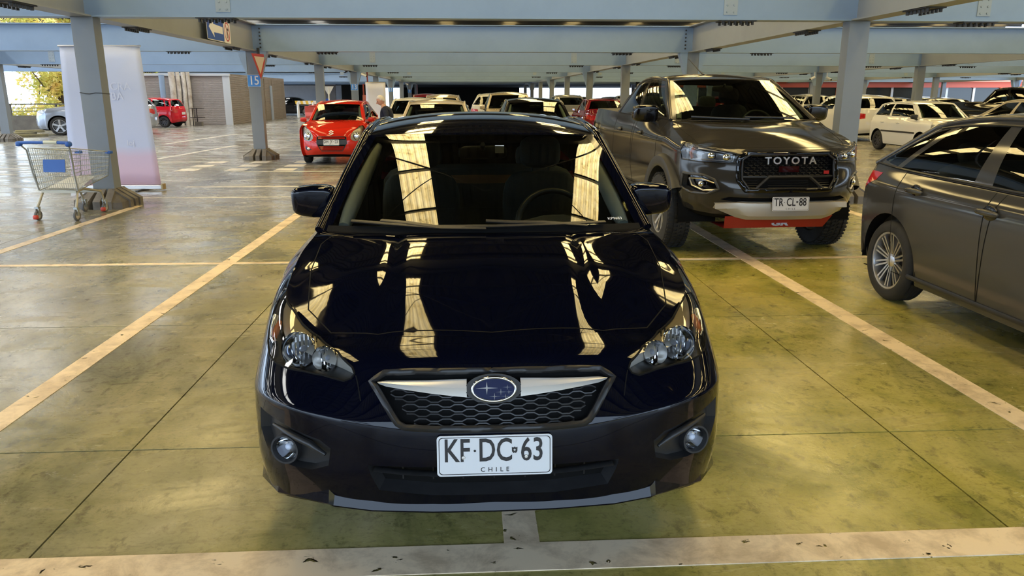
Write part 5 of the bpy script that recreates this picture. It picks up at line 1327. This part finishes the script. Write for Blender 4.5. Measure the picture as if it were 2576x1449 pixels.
for i, (x, y) in enumerate(((-.27,.01),(.27,.01),(-.15,.78),(.15,.78))):
    w = empty('castor', (x,y,.0)); w.parent = ct; RXm = Matrix.Translation((0,0,.065)) @ Matrix.Rotation(math.pi/2,4,'Y')
    b = MB(); b.lathe([(.040,-.014),(.058,-.016),(.065,-.010),(.065,.010),(.058,.016),(.040,.014)], 20, RXm); b.build('tyre', pmat('castor rubber',(.10,.10,.10),.6), w, 40)
    b = MB(); b.lathe([(0,-.016),(.041,-.012),(.041,.012),(0,.016)], 16, RXm); b.build('hub', M_satin, w, 40)
    b = MB()
    for s in (-1,1): b.bar((s*.022,0,.065),(s*.02,.012,.16), .004, .04, (0,1,0))
    b.box(-.025,.025,-.02,.03,.15,.175); b.build('fork', M_wire, w)
    if i in (0,3): MB().ell((0,-.05,.045), (.03,.03,.03), 10, 6, .6).build('brake', M_redp, w, 60)
# tie wire round the nearest column, cameras, pipes
b = MB(); cx, cy = COLX[2], BAYY[0]; p = [(cx-.152,cy-.112,1.62),(cx-.08,cy-.115,1.605),(cx-.02,cy-.115,1.60),(cx+.06,cy-.115,1.615),(cx+.152,cy-.114,1.61),(cx+.153,cy+.113,1.60),(cx-.152,cy+.113,1.61)]; b.tube(p, .006, 6, closed=True); tag(b.build('tie_wire', M_steel_dark), 'dark tie wire wrapped round the nearest left column', 'wire')
def cctv(X, Y, Z, dx, dy, label):
    o = empty('security_camera', (X,Y,Z), label=label, cat='camera'); d = Vector((dx,dy,-.35)).normalized()
    b = MB(); b.tube([Vector((0,0,0)),d*.30], .055, 10); b.build('housing', M_signwhite, o, 50); MB().tube([d*.301,d*.31], .045, 10).build('lens', M_gloss, o); MB().bar((0,0,0),(0 if X > -10 else -.12,.02,(2.66-Z) if X > -10 else 0), .03).build('bracket', M_signback, o)
cctv(16.45,36.5,2.42,-.9,-.4,'white security camera, left one of the pair on the far right column'); cctv(17.05,36.5,2.40,.3,-.9,'white security camera, right one of the pair on the far right column')
cctv(-5.0,36.72,2.55,.9,-.3,'white security camera on the column numbered 13'); cctv(-13.0,47.5,2.45,.8,-.5,'small white security camera high on the brown shutter wall'); cctv(-5.0,62.3,2.5,.8,-.5,'small white security camera far down the left column row')
rp = empty('fire_pipe', (-4.84,36.78,0), label='dark red fire pipe and box running down beside the column numbered 13', cat='pipe')
MB().tube([(.12,0,2.63),(.12,0,2.08),(-.08,0,2.08),(-.08,0,.9)], .035, 8).build('pipe', pmat('fire red',(.28,.04,.035),.5), rp, 60); MB().box(-.12,.05,-.12,.0,.9,1.6).build('hose_box', pmat('hose box red',(.42,.12,.08),.5), rp, None, .01)
ex = empty('fire_point', (-5.2,76.0,0), label='red fire point box on a far left column', cat='fire box'); MB().box(-.25,.25,-.4,0,.9,1.7).build('box', MATS['fire red'], ex, None, .02); MB().box(-.05,.05,-.25,-.15,0,.95).build('leg', MATS['fire red'], ex); MB().tube([(.2,-.2,1.7),(.2,-.2,2.6)], .04, 8).build('pipe', MATS['fire red'], ex)
# barriers
def barrier(X, Y, rz, mat, label):
    o = empty('road_barrier', (X,Y,0), rz, label=label, cat='barrier')
    b = MB(); b.prism([(-.28,0),(.28,0),(.28,.18),(.12,.42),(.10,.85),(-.10,.85),(-.12,.42),(-.28,.18)], 1.5, Matrix(((0,0,1,-.75),(1,0,0,0),(0,1,0,0),(0,0,0,1)))); b.build('body', mat, o, None, .03)
    MB().box(-.45,.45,-.14,.14,.84,.90).build('top_lug', mat, o, None, .02)
M_or = pmat('orange barrier plastic', (.60,.14,.06), .45); M_rb = pmat('red barrier plastic', (.50,.07,.07), .45)
barrier(-3.6,25.2,.1,M_or,'orange plastic barrier right of the walking man'); barrier(-10.9,55.8,.3,M_rb,'red plastic barrier far left beyond the shutter wall'); barrier(-8.9,56.2,-.2,M_rb,'red plastic barrier half hidden behind the red hatchback')
bb = empty('striped_barrier', (-12.0,58,0), label='yellow and white striped barrier board on white posts, far left', cat='barrier')
for i in range(8):
    x = -.75+i*.19; b = MB(); b.add([(x,0,.95),(x+.19,0,.95),(x+.13,0,1.2),(x-.06,0,1.2)]+[(x,.03,.95),(x+.19,.03,.95),(x+.13,.03,1.2),(x-.06,.03,1.2)], [(0,1,2,3),(7,6,5,4),(3,2,6,7),(0,4,5,1),(1,5,6,2),(0,3,7,4)]); b.build('stripe', pmat('stripe yellow',(.65,.42,.05),.5) if i % 2 == 0 else M_signwhite, bb)
for x in (-.6,.5): MB().tube([(x,.04,0),(x,.04,1.1)], .09, 8).build('post', M_signwhite, bb, 60)
kp = empty('advert_panel', (-10.6,58,0), label='blue and red advert panel beside the striped barrier', cat='panel'); MB().box(-.35,.35,0,.05,0,1.35).build('board', M_signblue, kp); MB().ell((.1,-.01,.8), (.2,.02,.25), 12, 8).build('red_patch', M_signred, kp)
# ducts, pipe, rack, wheel stops at the shutters
for i, x in enumerate((-16.0,-15.72,-15.46,-15.25)):
    b = MB(); b.tube([(x,43.2+.1*i,0),(x,43.2+.1*i,1.2),(x+.02,43.2+.1*i,1.9),(x-.01,43.2+.1*i,2.85)], .16 if i == 0 else .11, 14); tag(b.build('downpipe', worn('weathered white pipe',(.60,.58,.52),(.32,.26,.20),.5,2.5), None, 60), '%s of the four weathered white downpipes by the grey shutters' % ('leftmost, widest','second from left','third from left','rightmost')[i], 'pipe', 'downpipes by the shutters')
b = MB(); b.tube([(-16.5,43.1,0),(-16.5,43.1,2.65)], .14, 16); tag(b.build('round_post', M_steel, None, 60), 'round blue-grey post behind the cherry red compact', 'post')
rk = empty('steel_rack', (-14.55,42.3,0), label='low dark steel rack right of the cherry red compact', cat='rack')
for x in (-.22,.0): MB().tube([(x,0,0),(x,0,.92)], .025, 6).build('upright', M_steel_dark, rk)
for z in (.42,.90): MB().box(-.3,.35,-.2,.2,z,z+.03).build('shelf', M_steel_dark, rk)
MB().box(-.1,.25,-.15,.15,0,.2).build('base_block', M_conc, rk)
M_stop = worn('wheel stop', (.30,.25,.10), (.06,.055,.05), .7, 1.5)
for i, (x, y) in enumerate(((-17.2,31.3),(-18.5,32.9),(-19.3,35.0))):
    b = MB(); b.box(-.55,.55,-.08,.08,0,.11); o = b.build('wheel_stop', M_stop, None, None, .02, (x,y,0)); o.rotation_euler = (0,0,.35); tag(o, '%s worn yellow wheel stop near the parapet on the left' % ('nearest','middle','farthest')[i], 'wheel stop', 'wheel stops by the parapet')
# ================================================================= trees beyond the parapet
def leaf_mat(name, c1, c2, c3):
    m = pmat(name, c1, .5); t = NT(m); n = t.noise(t.pos(), 1.1, 3); t.l(t.ramp(n, [(.32,c1),(.5,c2),(.66,c3)]), t.b.inputs['Base Color'])
    tr = t.n('ShaderNodeBsdfTranslucent'); t.l(t.ramp(n, [(.32,c1),(.5,c2),(.66,c3)]), tr.inputs[0]); mx = t.n('ShaderNodeMixShader', i_0=.5)
    t.l(t.b.outputs[0], mx.inputs[1]); t.l(tr.outputs[0], mx.inputs[2]); t.l(mx.outputs[0], m.node_tree.nodes['Material Output'].inputs[0]); return m
M_leaf = leaf_mat('yellow green leaves', (.42,.48,.10), (.75,.70,.22), (.85,.62,.25)); M_bark = worn('bark', (.12,.09,.06), (.07,.05,.04), .9, 3)
def tree(X, Y, h, r, label, seed):
    o = empty('leafy_tree', (X,Y,0), label=label, cat='tree', group='trees beyond the parapet'); rnd = random.Random(seed); b = MB()
    cl = [(rnd.gauss(0,r*.45), rnd.gauss(0,r*.45), h*.55+rnd.uniform(-.45,.45)*h, rnd.uniform(.5,1.0)*r*.5) for _ in range(26)]
    for k in range(5200):
        cx, cy, cz, cr = rnd.choice(cl); d = Vector((rnd.gauss(0,1),rnd.gauss(0,1),rnd.gauss(0,.8))).normalized()*cr*rnd.uniform(.6,1.05)
        p = Vector((cx,cy,cz))+d; s = rnd.uniform(.07,.15); u = Vector((rnd.uniform(-1,1),rnd.uniform(-1,1),rnd.uniform(-.6,.6))).normalized(); v = u.cross(Vector((rnd.uniform(-1,1),rnd.uniform(-1,1),rnd.uniform(-1,1)))).normalized()
        b.add([p-u*s, p+v*s*.5, p+u*s, p-v*s*.5], [(0,1,2,3)])
    tag(b.build('foliage', M_leaf, o), kind='stuff')
    t = MB(); t.tube([(0,0,-.3),(.05,.05,h*.25),(-.05,.1,h*.6)], [.16,.12,.05], 8)
    for c in cl[:8]: t.tube([(0,0,h*.3),(c[0]*.5,c[1]*.5,h*.45),(c[0],c[1],c[2])], [.06,.04,.015], 5)
    t.build('trunk', M_bark, o, 60)
for i, (x, y, h, r, lb) in enumerate(((-29.0,44.5,5.2,1.9,'yellow-green tree at the far left edge beyond the railing'),(-24.6,47.0,5.6,1.9,'tall yellow-green tree beyond the railing, left of the banner'),(-21.6,42.4,4.6,1.3,'yellow-green tree beyond the railing just left of the silver-blue vehicle'),(-20.4,48.5,5.0,1.6,'leafy tree beyond the railing behind the banner'),(-25.4,54.5,7.0,2.2,'tall pale tree rising behind the others beyond the railing'),(-32.5,51.0,7.0,2.0,'broad pale tree at the far left, behind the railing trees'))): tree(x, y, h, r, lb, 20+i)
for i in range(7):
    x = -30+i*1.55; b = MB(); rnd = random.Random(i); 
    for k in range(900):
        p = Vector((max(-.62,min(.62,rnd.gauss(0,.45))),rnd.gauss(0,.3),abs(rnd.gauss(0,.45))+.1)); s = rnd.uniform(.06,.12); u = Vector((rnd.uniform(-1,1),rnd.uniform(-1,1),rnd.uniform(-.6,.6))).normalized(); v = u.cross(Vector((rnd.uniform(-1,1),rnd.uniform(-1,1),rnd.uniform(-1,1)))).normalized(); b.add([p-u*s,p+v*s*.5,p+u*s,p-v*s*.5], [(0,1,2,3)])
    o = b.build('hedge_shrub', M_leaf, None, loc=(x,39.2+(i % 3)*.3,0)); tag(o, 'sunlit low shrub behind the railing, number %s of the hedge counted from the left' % ('one','two','three','four','five','six','seven','eight','nine')[i], 'shrub', 'hedge behind the railing')
# ================================================================= red shopfront in the right distance
sf = empty('wall_shopfront', kind='structure'); YF = 67.0
M_shopred = pmat('shop red', (.42,.07,.035), .5); M_shopglass = pmat('dark shop glass', (.02,.022,.02), .08); M_orange = pmat('shop orange pillar', (.62,.17,.06), .5)
MB().box(14.5,60,YF+.3,YF+.5,0,2.9).build('wall_core', M_shopglass, sf)
for i in range(18):
    x = 15+i*2.5
    MB().box(x,x+2.3,YF+.2,YF+.28,.1,2.2).build('shop_pane', M_shopglass, sf); MB().box(x+2.3,x+2.5,YF+.12,YF+.3,0,2.25).build('shop_mullion', M_signback if i % 3 else M_orange, sf)
    MB().box(x,x+2.5,YF-.1,YF+.25,2.25,2.75).build('fascia_panel', M_shopred, sf)
MB().box(14.5,60,YF-.5,YF+.3,2.75,2.9).build('canopy_edge', pmat('canopy pink red',(.55,.16,.12),.5), sf)
struct('wall_rear_left', MB().box(-16.0,-14.2,84,84.3,0,3.3), worn('grey brown wall',(.30,.27,.25),(.24,.21,.2),.7,.6))
struct('wall_rear_left_return', MB().box(-14.2,-10,88,88.3,0,3.3), M_darkwall)
# ================================================================= walking man
M_skin = pmat('skin', (.52,.28,.20), .5, 0, .4, **{'Subsurface Weight':.1}); M_knit = worn('navy jumper', (.012,.017,.035), (.02,.026,.05), .9, 30); M_trs = pmat('dark trousers', (.03,.03,.035), .85); M_hair = worn('white hair', (.72,.68,.60), (.55,.50,.44), .7, 40); M_shoe = pmat('black shoe', (.012,.012,.012), .4)
def skin_obj(name, pts, edges, mat, parent, rootv=0, sub=2):
    me = bpy.data.meshes.new(name); me.from_pydata([p[0] for p in pts], edges, []); me.update(); me.materials.append(mat)
    o = bpy.data.objects.new(name, me); C.objects.link(o); o.parent = parent
    o.modifiers.new('skin','SKIN'); 
    if not me.skin_vertices: me.attributes.new
    for i, sv in enumerate(me.skin_vertices[0].data): sv.radius = pts[i][1] if hasattr(pts[i][1],'__len__') else (pts[i][1],pts[i][1]); sv.use_root = i == rootv
    s = o.modifiers.new('sub','SUBSURF'); s.levels = sub; s.render_levels = sub
    for m in (o.modifiers['skin'],): m.use_smooth_shade = True
    return o
man = empty('person', (-2.06,19.3,0), label='grey-haired person in a navy jumper walking left, looking down at one hand', cat='person')
# local: facing -x.  z up, y away from camera
J = dict(pel=(.02,0,.88), bel=(.03,0,1.02), che=(.0,0,1.20), neck=(-.045,0,1.345), hd=(-.085,0,1.40))
# body: one continuous skinned figure
pts = [((.02,0,.86),(.12,.15)),((.03,0,1.0),(.125,.16)),((.02,0,1.15),(.12,.175)),((-.01,0,1.26),(.09,.15)),((-.05,0,1.335),.055),((-.085,0,1.385),.058),
  ((0,-.17,1.25),.06),((.05,-.21,1.05),.048),((-.15,-.19,1.0),.038),((-.22,-.17,1.055),.028),
  ((0,.17,1.25),.06),((.06,.22,1.02),.048),((-.02,.23,.82),.037),((-.04,.23,.76),.026),
  ((.02,-.09,.82),.09),((-.05,-.095,.47),.062),((.03,-.1,.10),.042),((-.04,-.1,.045),.038),((-.13,-.1,.035),.03),
  ((.02,.09,.82),.09),((.07,.095,.47),.062),((.22,.1,.13),.042),((.20,.1,.055),.038),((.11,.1,.035),.03)]
ed = [(0,1),(1,2),(2,3),(3,4),(4,5),(3,6),(6,7),(7,8),(8,9),(3,10),(10,11),(11,12),(12,13),(0,14),(14,15),(15,16),(16,17),(17,18),(0,19),(19,20),(20,21),(21,22),(22,23)]
body = skin_obj('body', pts, ed, M_skin, man)
g = lambda p, k: (p[0], tuple(np.array(p[1] if hasattr(p[1],'__len__') else (p[1],p[1]))+k))
ids = [1,2,3,4,6,7,8,10,11,12]; mp = {v:i for i,v in enumerate(ids)}
jp = [g(pts[i], .018) for i in ids]; jp[mp[4]] = ((-.04,0,1.315),.075); jp[mp[1]] = ((.03,0,.94),(.148,.185))
skin_obj('jumper', jp, [(mp[a],mp[b]) for a,b in ed if a in mp and b in mp], M_knit, man)
ids = [0,14,15,16,19,20,21]; mp = {v:i for i,v in enumerate(ids)}
skin_obj('trousers', [g(pts[i], .016) for i in ids], [(mp[a],mp[b]) for a,b in ed if a in mp and b in mp], M_trs, man)
for a, b_, c in (((.05,-.1,.06),(-.06,-.1,.05),(-.15,-.1,.035)),((.235,.1,.09),(.17,.1,.06),(.08,.1,.035))): skin_obj('shoe', [(a,.045),(b_,.048),(c,.036)], [(0,1),(1,2)], M_shoe, man)
# head with face, turned down
HM = Matrix.Translation((-.115,0,1.455)) @ Matrix.Rotation(math.radians(-28),4,'Y') @ Matrix.Rotation(math.radians(12),4,'Z')
b = MB(); b.ell((0,0,0), (.098,.075,.118), 24, 16)
v2 = []
for x,y,z in b.v:
    if z < 0: x, y = x*(1+z*1.2)-(.018 if x < 0 else -.0)*(-z/.118), y*(1+z*2.2)
    v2.append((x,y,z))
b.v = [tuple(HM @ Vector(p)) for p in v2]
hd = b.build('head', M_skin, man, 180)
b = MB(); b.ell((-.108,0,-.012), (.02,.014,.024), 12, 8, 1, HM); b.build('nose', M_skin, hd, 180)
for s in (-1,1):
    MB().ell((.012,s*.074,-.012), (.02,.009,.032), 10, 8, 1, HM).build('ear', M_skin, hd, 180)
    MB().ell((-.085,s*.032,.012), (.010,.014,.009), 10, 6, 1, HM).build('eye', M_shoe, hd, 180)
    MB().ell((-.092,s*.032,.030), (.008,.018,.005), 10, 6, 1, HM).build('eyebrow', M_hair, hd, 180)
MB().ell((-.090,0,-.062), (.010,.024,.006), 10, 6, 1, HM).build('mouth', pmat('lips',(.38,.14,.12),.5), hd, 180)
b = MB(); b.ell((.014,0,.022), (.098,.083,.112), 24, 14); b.v = [(p[0] if not (p[2] < .05 and p[0] < -.02) else p[0]*.3-.01, p[1]*(1 if not (p[2] < .05 and p[0] < -.02) else .8), max(p[2],-.055 if p[0] > .03 else .0)) for p in b.v]; b.v = [tuple(HM @ Vector(p)) for p in b.v]; b.build('hair', M_hair, hd, 180)
# hands with five fingers
def hand(c, d, up, side):
    c = Vector(c); d = Vector(d).normalized(); up = Vector(up).normalized(); r = d.cross(up).normalized(); o = empty('hand'); o.parent = man
    b = MB(); b.tube([c-d*.02, c+d*.03, c+d*.075], [.024,.034,.03], 10, sc=(1,.55)); b.build('palm', M_skin, o, 60)
    for k, (off, L) in enumerate(((-.028,.062),(-.010,.072),(.009,.068),(.026,.052))):
        p0 = c+d*.07+r*off; p1 = p0+d*L*.45-up*.006; p2 = p1+d*L*.25-up*L*.35; p3 = p2-d*L*.1-up*L*.35; MB().tube([p0,p1,p2,p3], [.0095,.009,.008,.006], 7).build('finger', M_skin, o, 60)
    p0 = c+d*.02-r*.03*side; MB().tube([p0,p0+d*.03-r*.02*side-up*.01,p0+d*.055-r*.012*side-up*.02], [.012,.010,.007], 7).build('thumb', M_skin, o, 60)
hand((-.235,-.17,1.06), (-1,.1,.25), (0,0,1), 1); hand((-.045,.23,.73), (-.15,0,-1), (-1,0,0), 1)
